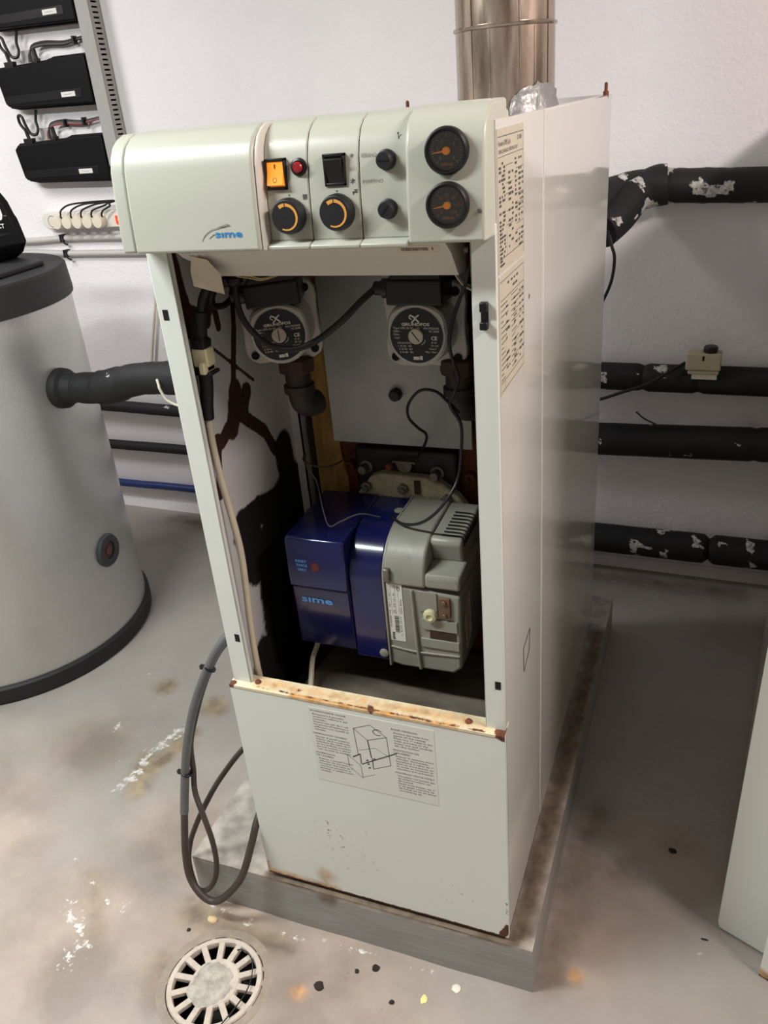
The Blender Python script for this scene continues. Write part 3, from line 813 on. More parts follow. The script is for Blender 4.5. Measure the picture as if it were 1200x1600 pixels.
def coll_label(b):
    b.text('COLLAUDATO', .0060, (.0540, .0052, 1.2352), (1, 0, 0), (0, -.55, .83), 0, width=.044)
    b.text('TEST BY', .0030, (.0640, .0105, 1.2295), (1, 0, 0), (0, -.55, .83), 0, width=.02)
part(trayo, 'inspection_print', 'ink', coll_label)
def tag_paper(b):
    b.add([(.066, .012, 1.230), (.094, .006, 1.226), (.108, .012, 1.205), (.104, .020, 1.176), (.058, .016, 1.188), (.060, .012, 1.21)], [(0, 5, 4, 3, 2, 1)], 0)
    b.add([(.066, .0125, 1.230), (.094, .0065, 1.226), (.108, .0125, 1.205), (.104, .0205, 1.176), (.058, .0165, 1.188), (.060, .0125, 1.21)], [(0, 1, 2, 3, 4, 5)], 0)
part(trayo, 'wrapped_tape', 'sticker_cream', tag_paper)
for (x, y) in ((.084, .066), (.098, .062)):
    part(trayo, 'cable_gland', 'black_plastic', lambda b: b.lathe([(.006, 0), (.006, -.008), (.012, -.009), (.012, -.015), (.007, -.02)], (x, y, 1.199), n=18))

# inside of the casing
part(B, 'boiler_body', 'cast_rust', lambda b: (b.box(.100, .40, .325, .95, .27, 1.10), b.box(.10, .40, .318, .33, .84, .88)), bevel=.006)
def blanket(b):
    def dsp(p):
        k = noise.noise(V((p.x * 60, p.z * 14, 1))) * .006 + noise.noise(V((p.x * 150, p.z * 60, 4))) * .003
        e = noise.noise(V((0, p.z * 9, 7))) * .010
        return V((p.x + e, p.y - .01 + k + abs(p.x - .096) * .4, p.z))
    b.grid((.074, .322, .50), (.042, 0, 0), (0, 0, .76), 14, 120, disp=dsp)
    b.box(.05, .098, .335, .95, .27, 1.2)
part(B, 'insulation_blanket', 'insulation', blanket)
cover = part(B, 'front_plate', 'steel_grey', lambda b: b.box(.115, .380, .286, .290, .846, 1.245), bevel=.0015)
part(cover, 'plate_fixing', 'black_plastic', lambda b: b.lathe([(.0115, 0), (.0115, .012), (.009, .016), (.001, .0165)], (.247, .286, .944), (0, -1, 0), n=8))
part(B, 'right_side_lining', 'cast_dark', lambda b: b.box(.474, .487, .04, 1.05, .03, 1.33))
part(B, 'floor_tray', 'tray_soot', lambda b: b.prism([(.03, .405), (.06, .43), (.30, .40), (.32, .36), (.03, .36)], 'x', .085, .47), bevel=.004)
part(B, 'floor_sheet', 'tray_soot', lambda b: b.box(.013, .485, .02, .4, .33, .345))
door = part(B, 'burner_door', 'door_black', lambda b: b.box(.146, .346, .300, .318, .555, .832), bevel=.008, seg=3)
for (x, z) in ((.170, .793), (.309, .791)):
    part(door, 'door_bolt', 'bolt_steel', lambda b: b.lathe([(.013, 0), (.013, .004), (.009, .006), (.009, .022), (.0075, .026), (.001, .0265)], (x, .300, z), (0, -1, 0.1), n=14))
def peep(b):
    b.box(.228, .272, .284, .302, .812, .8155); b.prism([(.232, .812), (.264, .812), (.264, .804), (.259, .794), (.248, .790), (.238, .796)], 'y', .288, .292)
    b.lathe([(.007, 0), (.007, .010), (.005, .012)], (.222, .290, .804), (0, -1, 0), n=12, m=1)
part(door, 'peephole_flap', ['bolt_steel', 'copper_rust'], peep)
part(B, 'casting_lug', 'cast_rust', lambda b: b.lathe([(.011, 0), (.010, .016), (.005, .0165), (.004, .008)], (.366, .325, .779), (0, -1, 0), n=16))
part(B, 'casting_lug', 'cast_rust', lambda b: b.lathe([(.011, 0), (.010, .016), (.005, .0165), (.004, .008)], (.128, .325, .785), (0, -1, 0), n=16))
# pipe unions and elbows below the pumps
def elbow(x, y, ztop, dx):
    def f(b):
        b.lathe([(.024, 0), (.030, -.004), (.030, -.024), (.024, -.028)], (x, y, ztop), n=8)
        b.tube([(x, y, ztop - .02), (x, y, ztop - .055), (x + dx * .1, y + .004, ztop - .078), (x + dx * .4, y + .016, ztop - .088), (x + dx, y + .035, ztop - .090)], .021, n=18, m=1)
        b.lathe([(.0255, 0), (.0255, -.012)], (x, y, ztop - .048), n=18, m=1)
    return part(B, 'pipe_elbow', ['cast_dark', 'iron_dark'], f)
elbow(.124, .165, 1.045, .012); elbow(.398, .165, 1.052, .02)

# ------------------------------------------------------------------ circulation pumps
def make_pump(label):
    p = thing('circulation_pump', label, 'pump', (.1365, .1, 1.0965), 'circulation pumps in the boiler', world_children=False)
    def housing(b):
        n_ = 48; prof_ = [(.0425, .001), (.0455, .004), (.0475, .02), (.049, .062)]
        vs = []; fs = []
        for (r, h) in prof_:
            for i in range(n_):
                t = 2 * math.pi * i / n_; c, s = math.cos(t), math.sin(t)
                k = 1.0
                if s > 0.25: k = 1 + .22 * min(1, (s - .25) * 1.6) * (1 - .75 * max(0, s - .72) / .28)
                vs.append((r * c * k, h, r * s * (1.0 if s < .6 else 1.02)))
        for k in range(len(prof_) - 1):
            for i in range(n_):
                j = (i + 1) % n_; fs.append((k * n_ + i, k * n_ + j, (k + 1) * n_ + j, (k + 1) * n_ + i))
        fs.append(tuple(range(n_ - 1, -1, -1)))
        fs = [f_[::-1] for f_ in fs]
        b.add(vs, [f_[::-1] for f_ in fs])
    part(p, 'motor_housing', 'pump_silver', housing)
    def flange(b):
        pts = []
        for i in range(40):
            t = 2 * math.pi * i / 40; c, s = math.cos(t), math.sin(t)
            r = .061 + .019 * (abs(math.sin(2 * t)) ** 3)
            pts.append((r * c + .006, r * s + .006))
        b.prism(pts, 'y', .060, .074)
    fl = part(p, 'pump_flange', 'pump_silver', flange, bevel=.002)
    for sx, sz in ((1, 1), (1, -1), (-1, -1), (-1, 1)):
        part(fl, 'flange_screw', 'dark_void', lambda b: b.lathe([(.0065, 0), (.0065, .003), (.001, .0032)], (.006 + sx * .0485, .0598, .006 + sz * .0485), (0, -1, 0), n=12))
    part(p, 'volute', 'cast_dark', lambda b: b.lathe([(.046, 0), (.048, .02), (.044, .05), (.03, .07)], (.0, .074, .0), (0, 1, 0), n=32))
    def label_(b):
        b.lathe([(.0395, -.0012), (.0395, .0004), (.001, .0005)], (0, 0, 0), (0, -1, 0), n=56, m=0)
        y = -.0008
        b.tube([(-.007, y, .0300), (-.002, y, .0275), (.002, y, .0235), (.006, y, .0195)], .0014, n=6, m=1)
        b.tube([(.006, y, .0300), (.002, y, .0275), (-.001, y, .0235), (-.0055, y, .0195)], .0011, n=6, m=1)
        b.tube([(-.007, y, .0300), (-.0085, y, .0265), (-.005, y, .0235)], .0009, n=6, m=1)
        b.text('GRUNDFOS', .0040, (0, y, .0148), RX, UZ, 1, align='C', width=.041, bold=.06)
        b.text('Type UPS 25-50  180', .0030, (-.034, y, .0098), RX, UZ, 1, width=.040)
        b.text('P/N 59526508', .0028, (.034, y, .0098), RX, UZ, 1, align='R', width=.022)
        b.text('PC 0308', .0028, (.034, y, .0055), RX, UZ, 1, align='R', width=.014)
        b.text('230V ~', .0028, (-.034, y, .0052), RX, UZ, 1)
        b.text('50Hz', .0028, (-.034, y, .0006), RX, UZ, 1)
        b.text('2.5µF', .0026, (-.033, y, -.0040), RX, UZ, 1)
        b.text('CE', .0052, (.0225, y, -.0055), RX, UZ, 1, bold=.04)
        b.text('IP 44', .0026, (.0225, y, -.0105), RX, UZ, 1); b.text('TF 110', .0026, (.0215, y, -.0150), RX, UZ, 1); b.text('Class F', .0026, (.0185, y, -.0195), RX, UZ, 1); b.text('Max. 10bar', .0026, (.0130, y, -.0240), RX, UZ, 1)
        for k, s in enumerate(('U(V) I(A) P(W)', '1 0.20  45', '2 0.30  65', '3 0.40  90')):
            b.text(s, .0028, (-.029 + k * .001, y, -.0115 - k * .0045), RX, UZ, 1, width=.020)
        b.box(-.006, .003, y - .0001, y + .001, -.0345, -.0300, 1); b.box(.004, .008, y - .0001, y + .001, -.0345, -.0290, 1)
        b.tube([(.007, y, -.0125), (.0115, y, -.0095), (.0135, y, -.0050)], .0004, n=5, m=1)
    lb = part(p, 'name_plate', ['pump_label', 'white_print'], label_)
    def plug(b):
        b.lathe([(.0112, 0), (.0112, .0030), (.0100, .0040), (.001, .0041)], (0, -.0003, 0), (0, -1, 0), n=28, m=0)
        b.box(-.0006, .0006, -.0048, -.0040, -.0085, .0085, 1)
    part(p, 'vent_plug', ['pump_plug', 'dark_void'], plug)
    def tbox(b):
        b.box(-.041, .042, -.004, .072, .0435, .078); b.prism([(-.041, .076), (.042, .076), (.036, .090), (-.030, .090)], 'y', .0, .072)
    part(p, 'terminal_box', 'black_plastic', tbox, bevel=.003)
    part(p, 'cable_gland', 'black_plastic', lambda b: b.lathe([(.014, 0), (.014, .010), (.010, .012), (.010, .022), (.007, .024)], (-.041, .016, .064), (-1, 0, 0), n=16))
    return p
pump = make_pump('silver and black circulation pump on the left, beside the rusted inner wall')
p2 = pump.copy(); COL.objects.link(p2); p2.location = (.3565, .1, 1.0985)
p2['label'] = 'silver and black circulation pump in front of the grey plate, near the right post'
for ch in list(pump.children):
    c = ch.copy(); COL.objects.link(c); c.parent = p2
    for g in ch.children:
        d = g.copy(); COL.objects.link(d); d.parent = c
    if c.name.startswith('pump_flange'): c.location.x = -.008; c.location.y = -.014; c.location.z = -.002
    if c.name.startswith('vent_plug'): c.rotation_euler = (0, math.radians(-38), 0)
for ch in pump.children:
    if ch.name.startswith('pump_flange'): ch.location.x = -.012
pump.rotation_euler = (0, math.radians(-3), math.radians(20))

# ------------------------------------------------------------------ burner
burner = thing('oil_burner', 'blue and grey oil burner bolted to the black boiler door', 'burner', (.25, .19, .50))
U_ = burner
def arch(y0, zb, zt, r, back, zback=None):
    pts = [(back, zb), (y0, zb)]
    for k in range(9):
        t = math.pi / 2 * k / 8
        pts.append((y0 + r * 1.15 * (1 - math.cos(t)), zt - r + r * math.sin(t)))
    pts.append((back, zt + .002))
    return pts
def blue(b):
    # block with the reset window, stepped proud of the lower cover
    b.prism([(.272, .518), (.104, .518), (.100, .524), (.098, .642), (.092, .650), (.0925, .738), (.097, .745), (.272, .752)], 'x', .0915, .2035)
    b.prism(arch(.102, .508, .748, .075, .272), 'x', .2030, .2665)
bc = part(U_, 'blue_cover', 'burner_blue', blue, bevel=.0035, seg=3)
b = MB(); b.box(.0925, .203, .0965, .0985, .6445, .6465)
part(bc, 'reset_button', 'reset_red', lambda b: b.lathe([(.0085, .0), (.0085, .0008), (.0075, -.001), (.001, -.001)], (.1465, .0922, .692), (0, -1, 0), n=24))
def blue_print(b):
    for k, s in enumerate(('RESET', 'TWICE', 'ONLY')):
        b.text(s, .0048, (.1205, .0918, .6985 - k * .0085), RX, UZ, 0, align='C', width=.021 if k < 2 else .017, bold=.03)
part(bc, 'printed_lettering', 'light_blue_print', blue_print)
part(bc, 'logo', 'light_blue_print', lambda b: b.text('sıme', .0130, (.1090, .0974, .6140), RX, UZ, 0, width=.059, bold=.065))
for (x, y, z, d) in ((.258, .100, .5255, (0, -1, 0)), (.262, .215, .751, (0, 0, 1))):
    part(bc, 'cover_screw', 'burner_grey', lambda b: b.lathe([(.0085, 0), (.0085, .0025), (.007, .0035), (.001, .0036)], (x, y, z), d, n=18))
def rim_(b):
    b.prism(arch(.0985, .500, .752, .078, .272), 'x', .2665, .2705)
part(U_, 'casing_rim', 'burner_grey', rim_, bevel=.001)
def lower(b):
    b.prism([(.268, .505), (.290, .500), (.385, .502), (.400, .515), (.402, .640), (.402, .662), (.268, .672)], 'y', .102, .255)
lowc = part(U_, 'fan_casing', 'burner_grey', lower, bevel=.005, seg=3)
def ribs(b):
    b.tube([(.318, .1015, .665), (.320, .1000, .60), (.322, .0995, .55), (.325, .1015, .502)], .0035, n=8)
    b.tube([(.272, .1015, .5420), (.320, .1005, .5385), (.398, .1015, .541)], .0022, n=8)
    b.box(.330, .398, .0985, .103, .553, .571)
    b.box(.334, .396, .0985, .103, .590, .612)
    b.prism([(.330, .625), (.362, .625), (.362, .664), (.330, .666)], 'y', .0995, .103)
part(lowc, 'casing_ribs', 'burner_grey', ribs, bevel=.002)
part(lowc, 'recess', 'cast_dark', lambda b: b.box(.346, .392, .1005, .103, .572, .589))
part(lowc, 'latch', 'bolt_steel', lambda b: b.box(.2715, .2835, .0925, .104, .678, .704), bevel=.003)
part(lowc, 'grommet', ['grommet', 'dark_void'], lambda b: (b.lathe([(.0115, 0), (.0125, .004), (.0105, .009), (.006, .0105), (.004, .008)], (.3505, .0995, .622), (0, -1, 0), n=24), b.lathe([(.0040, .0075), (.001, .0076)], (.3505, .0995, .622), (0, -1, 0), n=16, m=1)))
part(lowc, 'terminal_strip', 'terminal_brown', lambda b: (b.box(.3655, .3855, .0975, .103, .619, .658), b.lathe([(.0045, 0), (.0045, .003), (.002, .0035)], (.3755, .0975, .6245), (0, -1, 0), n=10), b.lathe([(.0045, 0), (.0045, .003), (.002, .0035)], (.3755, .0975, .650), (0, -1, 0), n=10)), bevel=.001)
def rating(b):
    y = .1012; x0, x1, z0, z1 = .2725, .3005, .5555, .6745
    b.box(x0, x1, y, y + .0012, z0, z1, 0); yi = y - .0002
    D_, L_ = (0, 0, 1), (-1, 0, 0)
    b.text('sime', .0060, (x0 + .0085, yi, z0 + .002), D_, L_, 1, bold=.05)
    b.text('OIL BURNER TYPE', .0030, (x0 + .0050, yi, z0 + .028), D_, L_, 1, width=.035)
    rnd = random.Random(9); z = z0 + .018
    while z < z0 + .052:
        w = rnd.uniform(.0005, .0014); b.box(x0 + .0105, x0 + .0185, yi, yi + .0002, z, z + w, 1); z += w + rnd.uniform(.0004, .001)
    b.text('MK 1 - 2   kg/h 1.2 - 3.4', .0028, (x0 + .0052, yi, z0 + .070), D_, L_, 1, width=.046)
    b.text('DE', .0040, (x0 + .0135, yi, z0 + .058), D_, L_, 1); b.text('kW 14 - 40', .0032, (x0 + .0135, yi, z0 + .070), D_, L_, 1, width=.028)
    b.text('230V 50Hz', .0030, (x0 + .0255, yi, z0 + .058), D_, L_, 1, width=.03)
    b.text('n. 8103 2210', .0028, (x0 + .0230, yi, z0 + .012), D_, L_, 1, width=.040)
    b.text('CE', .0055, (x0 + .0240, yi, z1 - .015), D_, L_, 1, bold=.02)
    for xx in (.0070, .0145, .0200): b.box(x0 + xx, x0 + xx + .0003, yi, yi + .0002, z0 + .055, z1 - .002, 1)
part(lowc, 'rating_label', ['paper', 'ink'], rating)
def side_label(b):
    x = .4023
    pts = [(.135, .632), (.160, .645), (.162, .56), (.150, .545), (.128, .54), (.124, .60)]
    b.add([(x, y, z) for y, z in pts], [(0, 5, 4, 3, 2, 1)[::-1]], 0, False)
    rnd = random.Random(2)
    for k in range(15):
        z = .633 - k * .0058
        b.add([(x + .0003, .131, z), (x + .0003, .131 + rnd.uniform(.012, .026), z), (x + .0003, .131 + rnd.uniform(.012, .026), z - .002), (x + .0003, .131, z - .002)], [(3, 2, 1, 0)[::-1]], 1, False)
part(lowc, 'side_label', ['sticker_cream', 'ink'], side_label)
def lid(b):
    b.prism(arch(.098, .672, .754, .066, .265), 'x', .2705, .344)
    P = arch(.098, .672, .754, .066, .265)
    b.prism([(.265, .674), (.098, .674), (.098, .696), (.102, .700), (.142, .704), (.265, .704)], 'x', .343, .404)
    b.prism([(.265, .702), (.146, .702), (.136, .740), (.142, .748), (.265, .754)], 'x', .343, .398)
lidc = part(U_, 'casing_lid', 'burner_grey', lid, bevel=.005, seg=3)
for k in range(8):
    y = .150 + k * .011
    b = MB(); zt = .7485 + (y - .142) * .0488
    b.tube([(.362, y, zt + .0006), (.384, y, zt + .0006), (.394, y, zt - .001), (.3988, y, zt - .007), (.3990, y, zt - .016)], .0017, n=6); b.build('vent_slot', 'dark_void', lidc)
def bflange(b):
    pts = [(.148, .735), (.165, .758), (.185, .783), (.205, .791), (.290, .789), (.322, .780), (.352, .757), (.378, .722), (.378, .60), (.148, .60)]
    b.prism(pts, 'y', .276, .2995)
bf = part(U_, 'mounting_flange', 'flange_scaled', bflange, bevel=.004)
for (x, z) in ((.178, .765), (.250, .766), (.333, .752)):
    part(bf, 'flange_bolt', 'bolt_steel', lambda b: b.lathe([(.0105, 0), (.0105, .008), (.006, .009), (.006, .014), (.001, .0142)], (x, .276, z), (0, -1, 0), n=6))
part(bf, 'clamp_bar', 'cast_dark', lambda b: b.box(.272, .283, .272, .278, .758, .784))

# ------------------------------------------------------------------ cables and wires
def cable(name, label, cat, pts, r, mt, group=None, n=10, **kw):
    b = MB(); b.tube(pts, r, n=n, **kw); return tag(b.build(name, mt), label, cat, group)
loop = thing('conduit_cable', 'thick grey-brown cable hanging in a wide loop left of the boiler', 'cable', (-.12, -.07, -.075))
part(loop, 'cable_jacket', 'cable_grey', lambda b: b.tube([(-.008, .09, .55), (-.044, .08, .53), (-.069, .06, .50), (-.095, .04, .449), (-.122, .02, .381), (-.141, .0, .305), (-.158, -.01, .225), (-.167, -.03, .136)], .0088, n=12))
part(loop, 'cable_core', 'cable_brown', lambda b: b.tube([(-.167, -.03, .136), (-.172, -.05, .045), (-.169, -.06, -.02), (-.141, -.07, -.053), (-.111, -.07, -.062), (-.078, -.065, -.035), (-.043, -.05, .014), (-.018, -.028, .094), (-.012, .0, .136), (-.010, .06, .164)], .0076, n=12))
for k, (c_, d_) in enumerate((((-.088, .047, .463), (-.5, -.35, -.85)), ((-.157, -.0085, .228), (-.2, -.25, -.95)))):
    def tie(b):
        b.lathe([(.0112, -.0022), (.0120, -.0015), (.0120, .0015), (.0112, .0022)], (c_[0] + .003, c_[1], c_[2]), d_, n=18)
        b.box(c_[0] - .018, c_[0] - .009, c_[1] - .004, c_[1] + .003, c_[2] - .004, c_[2] + .004)
    part(loop, 'cable_tie', 'black_plastic', tie)
cable('supply_cable', 'thin brown cable curling into a narrow loop beside the thick grey one', 'cable',
      [(-.010, .10, .545), (-.050, .085, .515), (-.080, .068, .478), (-.108, .048, .418), (-.131, .032, .352), (-.144, .012, .291), (-.147, .004, .226), (-.144, -.010, .181), (-.125, -.025, .14), (-.108, -.036, .083), (-.106, -.042, .023), (-.119, -.046, -.029), (-.147, -.046, -.070), (-.174, -.044, -.075), (-.186, -.035, -.015), (-.183, -.02, .030), (-.165, -.01, .078), (-.141, .01, .13), (-.122, .05, .168), (-.079, .1, .222), (-.012, .15, .270)], .0058, 'cable_brown')

cc = thing('plug_connector', 'white and black cable connector hanging inside the left front post', 'connector', (.030, .035, 1.04))
part(cc, 'upper_cable', 'cable_black', lambda b: b.tube([(.070, .05, 1.200), (.066, .042, 1.185), (.055, .037, 1.166), (.048, .036, 1.145)], .0065, n=12))
part(cc, 'upper_sleeve', 'black_satin', lambda b: b.tube([(.0475, .036, 1.148), (.044, .036, 1.130), (.041, .036, 1.112)], .0098, n=14))
part(cc, 'upper_plug', 'black_satin', lambda b: (b.lathe([(.009, .020), (.012, .012), (.0165, .008), (.0165, -.006)], (.0385, .036, 1.098), (.15, 0, 1), n=4), ), bevel=.003)
part(cc, 'white_body', 'connector_white', lambda b: (b.box(.0265, .0525, .024, .047, 1.066, 1.094), b.box(.038, .049, .018, .05, 1.056, 1.074), b.box(.021, .028, .03, .04, 1.078, 1.088)), bevel=.0025)
part(cc, 'lower_plug', 'black_satin', lambda b: (b.box(.024, .049, .025, .047, 1.058, 1.067), b.box(.019, .055, .022, .05, 1.053, 1.059)), bevel=.002)
part(cc, 'lower_sleeve', 'black_satin', lambda b: b.tube([(.0365, .036, 1.056), (.034, .036, 1.03), (.029, .036, 1.005), (.026, .036, .980)], .0105, n=14, rf=lambda t, i: 1.05 - .12 * t))
part(cc, 'lower_cable', 'cable_beige', lambda b: b.tube([(.026, .036, .985), (.025, .036, .941), (.0275, .036, .885), (.036, .034, .819), (.043, .032, .747), (.040, .032, .67), (.036, .031, .602), (.034, .031, .502), (.036, .04, .40), (.06, .06, .352)], .0060, n=12))
cable('pump_cable', 'black cable sagging past the left pump to the right pump', 'cable', [(.098, .062, 1.182), (.098, .058, 1.168), (.103, .055, 1.14), (.114, .058, 1.115), (.134, .068, 1.091), (.167, .072, 1.083), (.203, .078, 1.092), (.248, .08, 1.121), (.280, .095, 1.150), (.2935, .112, 1.1615)], .0048, 'cable_black')
cable('pump_cable', 'short black cable from the left pump terminal box towards the connector', 'cable', [(.072, .118, 1.160), (.055, .115, 1.148), (.045, .10, 1.140), (.040, .075, 1.150), (.055, .070, 1.175), (.084, .066, 1.181)], .0050, 'cable_black')
cable('sensor_wire', 'thin dark wire running down the right post to the grey burner casing', 'wire', [(.451, .06, 1.25), (.451, .06, 1.215), (.441, .07, 1.18), (.426, .08, 1.149), (.415, .08, 1.118), (.411, .08, 1.091), (.414, .09, 1.061), (.416, .1, 1.039), (.409, .1, 1.015), (.397, .115, .993), (.402, .12, .978), (.408, .13, .954), (.404, .14, .913), (.397, .14, .863), (.385, .125, .835), (.358, .125, .800), (.325, .14, .772), (.290, .155, .760), (.262, .18, .757)], .0026, 'cable_black', n=8)
cable('sensor_wire', 'thin dark wire looping in front of the grey plate to the black door', 'wire', [(.404, .135, .972), (.389, .13, .991), (.367, .14, 1.003), (.338, .15, .999), (.311, .17, .969), (.302, .19, .939), (.309, .21, .914), (.316, .23, .895), (.307, .25, .87), (.277, .292, .826)], .0024, 'cable_black', n=8)
cable('sensor_wire', 'short thin wire from the insulation to the door left edge', 'wire', [(.088, .22, .846), (.094, .2, .842), (.124, .2, .832), (.147, .22, .831), (.154, .296, .826)], .0016, 'cable_brown', n=8)
cable('sensor_wire', 'fine wire dipping onto the top of the blue burner cover', 'wire', [(.086, .225, .842), (.097, .2, .832), (.119, .19, .809), (.146, .15, .775), (.162, .135, .752), (.182, .14, .760), (.211, .16, .768), (.240, .18, .7545)], .0013, 'cable_grey', n=8)
cable('burner_cable', 'short beige cable from under the burner to the boiler base', 'cable', [(.104, .16, .522), (.104, .14, .492), (.099, .12, .468), (.108, .09, .452), (.118, .06, .437)], .0050, 'cable_beige')
for k in range(2):
    cable('earth_wire', ('upper' if k else 'lower') + ' thin yellowish wire under the control tray behind the cable gland', 'wire', [(.106, .055, 1.1955 - k * .002), (.125, .06, 1.1925 - k * .003), (.14, .07, 1.187 - k * .002), (.160, .1, 1.1885)], .0011, 'wire_yellow', n=6)
rb = thing('wire_bundle', 'coiled bundle of red wires beside the right front post', 'wires', (.44, .08, 1.17))
for k in range(6):
    o_ = k * .0032
    part(rb, 'red_wire', 'cable_red' if k % 3 else 'cable_brown', lambda b: b.tube([(.436 + o_ * .6, .07 + o_, 1.246), (.438 + o_ * .5, .07 + o_, 1.215), (.444 + o_ * .4, .07 + o_, 1.196), (.454, .072 + o_, 1.184 + o_ * .3), (.462, .074 + o_, 1.195), (.460 - o_ * .3, .075 + o_, 1.225), (.455, .076 + o_, 1.246)], .0017, n=7))
part(rb, 'wire_clip', 'sticker_cream', lambda b: b.box(.4355, .4460, .066, .080, 1.2175, 1.2235), bevel=.001)
for k in range(2):
    part(rb, 'grey_lead', 'cable_beige' if k else 'cable_grey', lambda b: b.tube([(.414, .10, 1.20 - k * .006), (.419, .10, 1.188 - k * .006), (.435, .09, 1.174 - k * .005), (.464, .085, 1.164 - k * .005)], .0016, n=7))

# ------------------------------------------------------------------ flue
flue = thing('flue_pipe', 'stained stainless steel flue pipe rising from the boiler top', 'flue', (.322, .82, 1.342))
FX, FY, FRr = .322, .82, .096
part(flue, 'lower_pipe', 'flue_steel', lambda b: b.lathe([(FRr, 0), (FRr, .165)], (FX, FY, 1.342), n=72, cap=False))
part(flue, 'upper_pipe', 'flue_steel', lambda b: b.lathe([(FRr * .992, 0), (FRr * .992, .915)], (FX, FY, 1.505), n=72, cap=False))
part(flue, 'joint_ring', 'flue_steel', lambda b: b.lathe([(FRr, -.004), (FRr + .003, -.003), (FRr + .0045, 0), (FRr + .003, .003), (FRr * .99, .004)], (FX, FY, 1.506), n=72, cap=False))
for k, a in enumerate((-118, -95, -60, -42, -20)):
    t = math.radians(a); 
    part(flue, 'pipe_seam', 'flue_steel', lambda b: b.box(-.0018, .0018, -.0012, .0012, 1.345, 1.50 if k % 2 else 2.4, xf=Matrix.Translation((FX + FRr * math.cos(t), FY + FRr * math.sin(t), 0)) @ Matrix.Rotation(t + math.pi / 2, 4, 'Z')))
def foil_wrap(a0, a1, h, r1, seedv):
    def f(b):
        rnd = random.Random(seedv); nu, nv = 26, 10; vs = []; fs = []
        for j in range(nv + 1):
            for i in range(nu + 1):
                t = math.radians(a0 + (a1 - a0) * i / nu); v_ = j / nv
                edge = max(0.0, math.sin(math.pi * i / nu)) ** .25
                hh = h * edge * (1 + .12 * noise.noise(V((i * .5, seedv, 0))))
                r = FRr + .002 + r1 * (1 - v_) ** 2 + .006 * abs(noise.noise(V((i * .45, j * .6, seedv))))
                vs.append((FX + r * math.cos(t), FY + r * math.sin(t), 1.343 + hh * v_))
        for j in range(nv):
            for i in range(nu):
                fs.append((j * (nu + 1) + i, j * (nu + 1) + i + 1, (j + 1) * (nu + 1) + i + 1, (j + 1) * (nu + 1) + i))
        b.add(vs, fs)
    return f
part(flue, 'foil_wrap', 'foil', foil_wrap(-75, 10, .062, .018, 4), angle=60)
part(flue, 'foil_wrap', 'foil', foil_wrap(-160, -78, .032, .03, 9), angle=60)

# ------------------------------------------------------------------ storage tank
TX, TY, TR = -1.39, .733, .428
tank = thing('storage_tank', 'large silver cylindrical water tank with black lid and base ring', 'water tank', (TX, TY, FL))
part(tank, 'tank_body', 'tank_skin', lambda b: b.lathe([(TR, .055), (TR, 1.12)], (TX, TY, FL), n=96))
part(tank, 'base_ring', 'tank_black', lambda b: b.lathe([(TR + .006, 0), (TR + .012, .006), (TR + .012, .052), (TR + .006, .058), (TR - .01, .06)], (TX, TY, FL), n=96))
lid_o = part(tank, 'tank_lid', 'tank_black', lambda b: b.lathe([(TR - .004, 0), (TR + .008, .0), (TR + .008, .014), (TR + .004, .078), (TR - .002, .084), (TR - .2, .086), (.001, .086)], (TX, TY, .970), n=96))
part(lid_o, 'lid_step', 'tank_black', lambda b: b.prism([(-1.68, .58), (-1.035, .64), (-1.065, .93), (-1.22, 1.06), (-1.68, 1.06)], 'z', 1.055, 1.069), bevel=.004)
def on_tank(deg, z): 
    t = math.radians(deg); return V((TX + TR * math.cos(t), TY + TR * math.sin(t), z)), V((math.cos(t), math.sin(t), 0))
pc, pd = on_tank(5.2, .207)
port = part(tank, 'drain_port', 'rubber', lambda b: b.lathe([(.052, -.012), (.054, .004), (.049, .011), (.030, .010), (.029, .0), (.029, -.01)], pc, pd, n=40))
part(port, 'port_plug', 'plug_brown', lambda b: (b.lathe([(.030, -.008), (.028, .002), (.016, .003), (.014, .008), (.001, .0085)], pc, pd, n=24)))
pc2, pd2 = on_tank(3.6, .745)
collar = part(tank, 'pipe_collar', 'foam_black', lambda b: b.lathe([(.054, -.015), (.058, .006), (.056, .022), (.046, .030)], pc2, pd2, n=32))

def foam_attr(b, seedv, thr=.42, k=19.0, amt=.6):
    d = b.attr.setdefault('white', {})
    for i, q in enumerate(b.v):
        v_ = noise.noise(V((q[0] * k + seedv, q[1] * k, q[2] * k)))
        if v_ > thr: d[i] = amt
def foam_pipe(name, label, pts, r, rf=None, seedv=1, thr=.45, n=28, sub=14, amt=.6):
    b = MB(); b.tube(pts, r, n=n, sub=sub, rf=rf); foam_attr(b, seedv, thr, amt=amt)
    return tag(b.build(name, 'foam_black'), label, 'pipe')
def lump(s):
    return lambda t, i: 1 + .07 * noise.noise(V((t * 14 + s, s, 0))) + .03 * noise.noise(V((t * 60, s, 2)))
foam_pipe('wrapped_pipe', 'black tape-wrapped pipe from the silver tank to the boiler', [(pc2.x + .01, .760, .746), (-.90, .761, .748), (-.80, .761, .754), (-.69, .762, .780), (-.58, .762, .788), (-.40, .762, .79), (-.005, .762, .79)], .044, rf=lambda t, i: (1.12 - .2 * min(1, t * 6) if t < .17 else 1) * lump(3)(t, i) * (1.08 if .30 < t < .42 else 1), seedv=2, thr=.62)

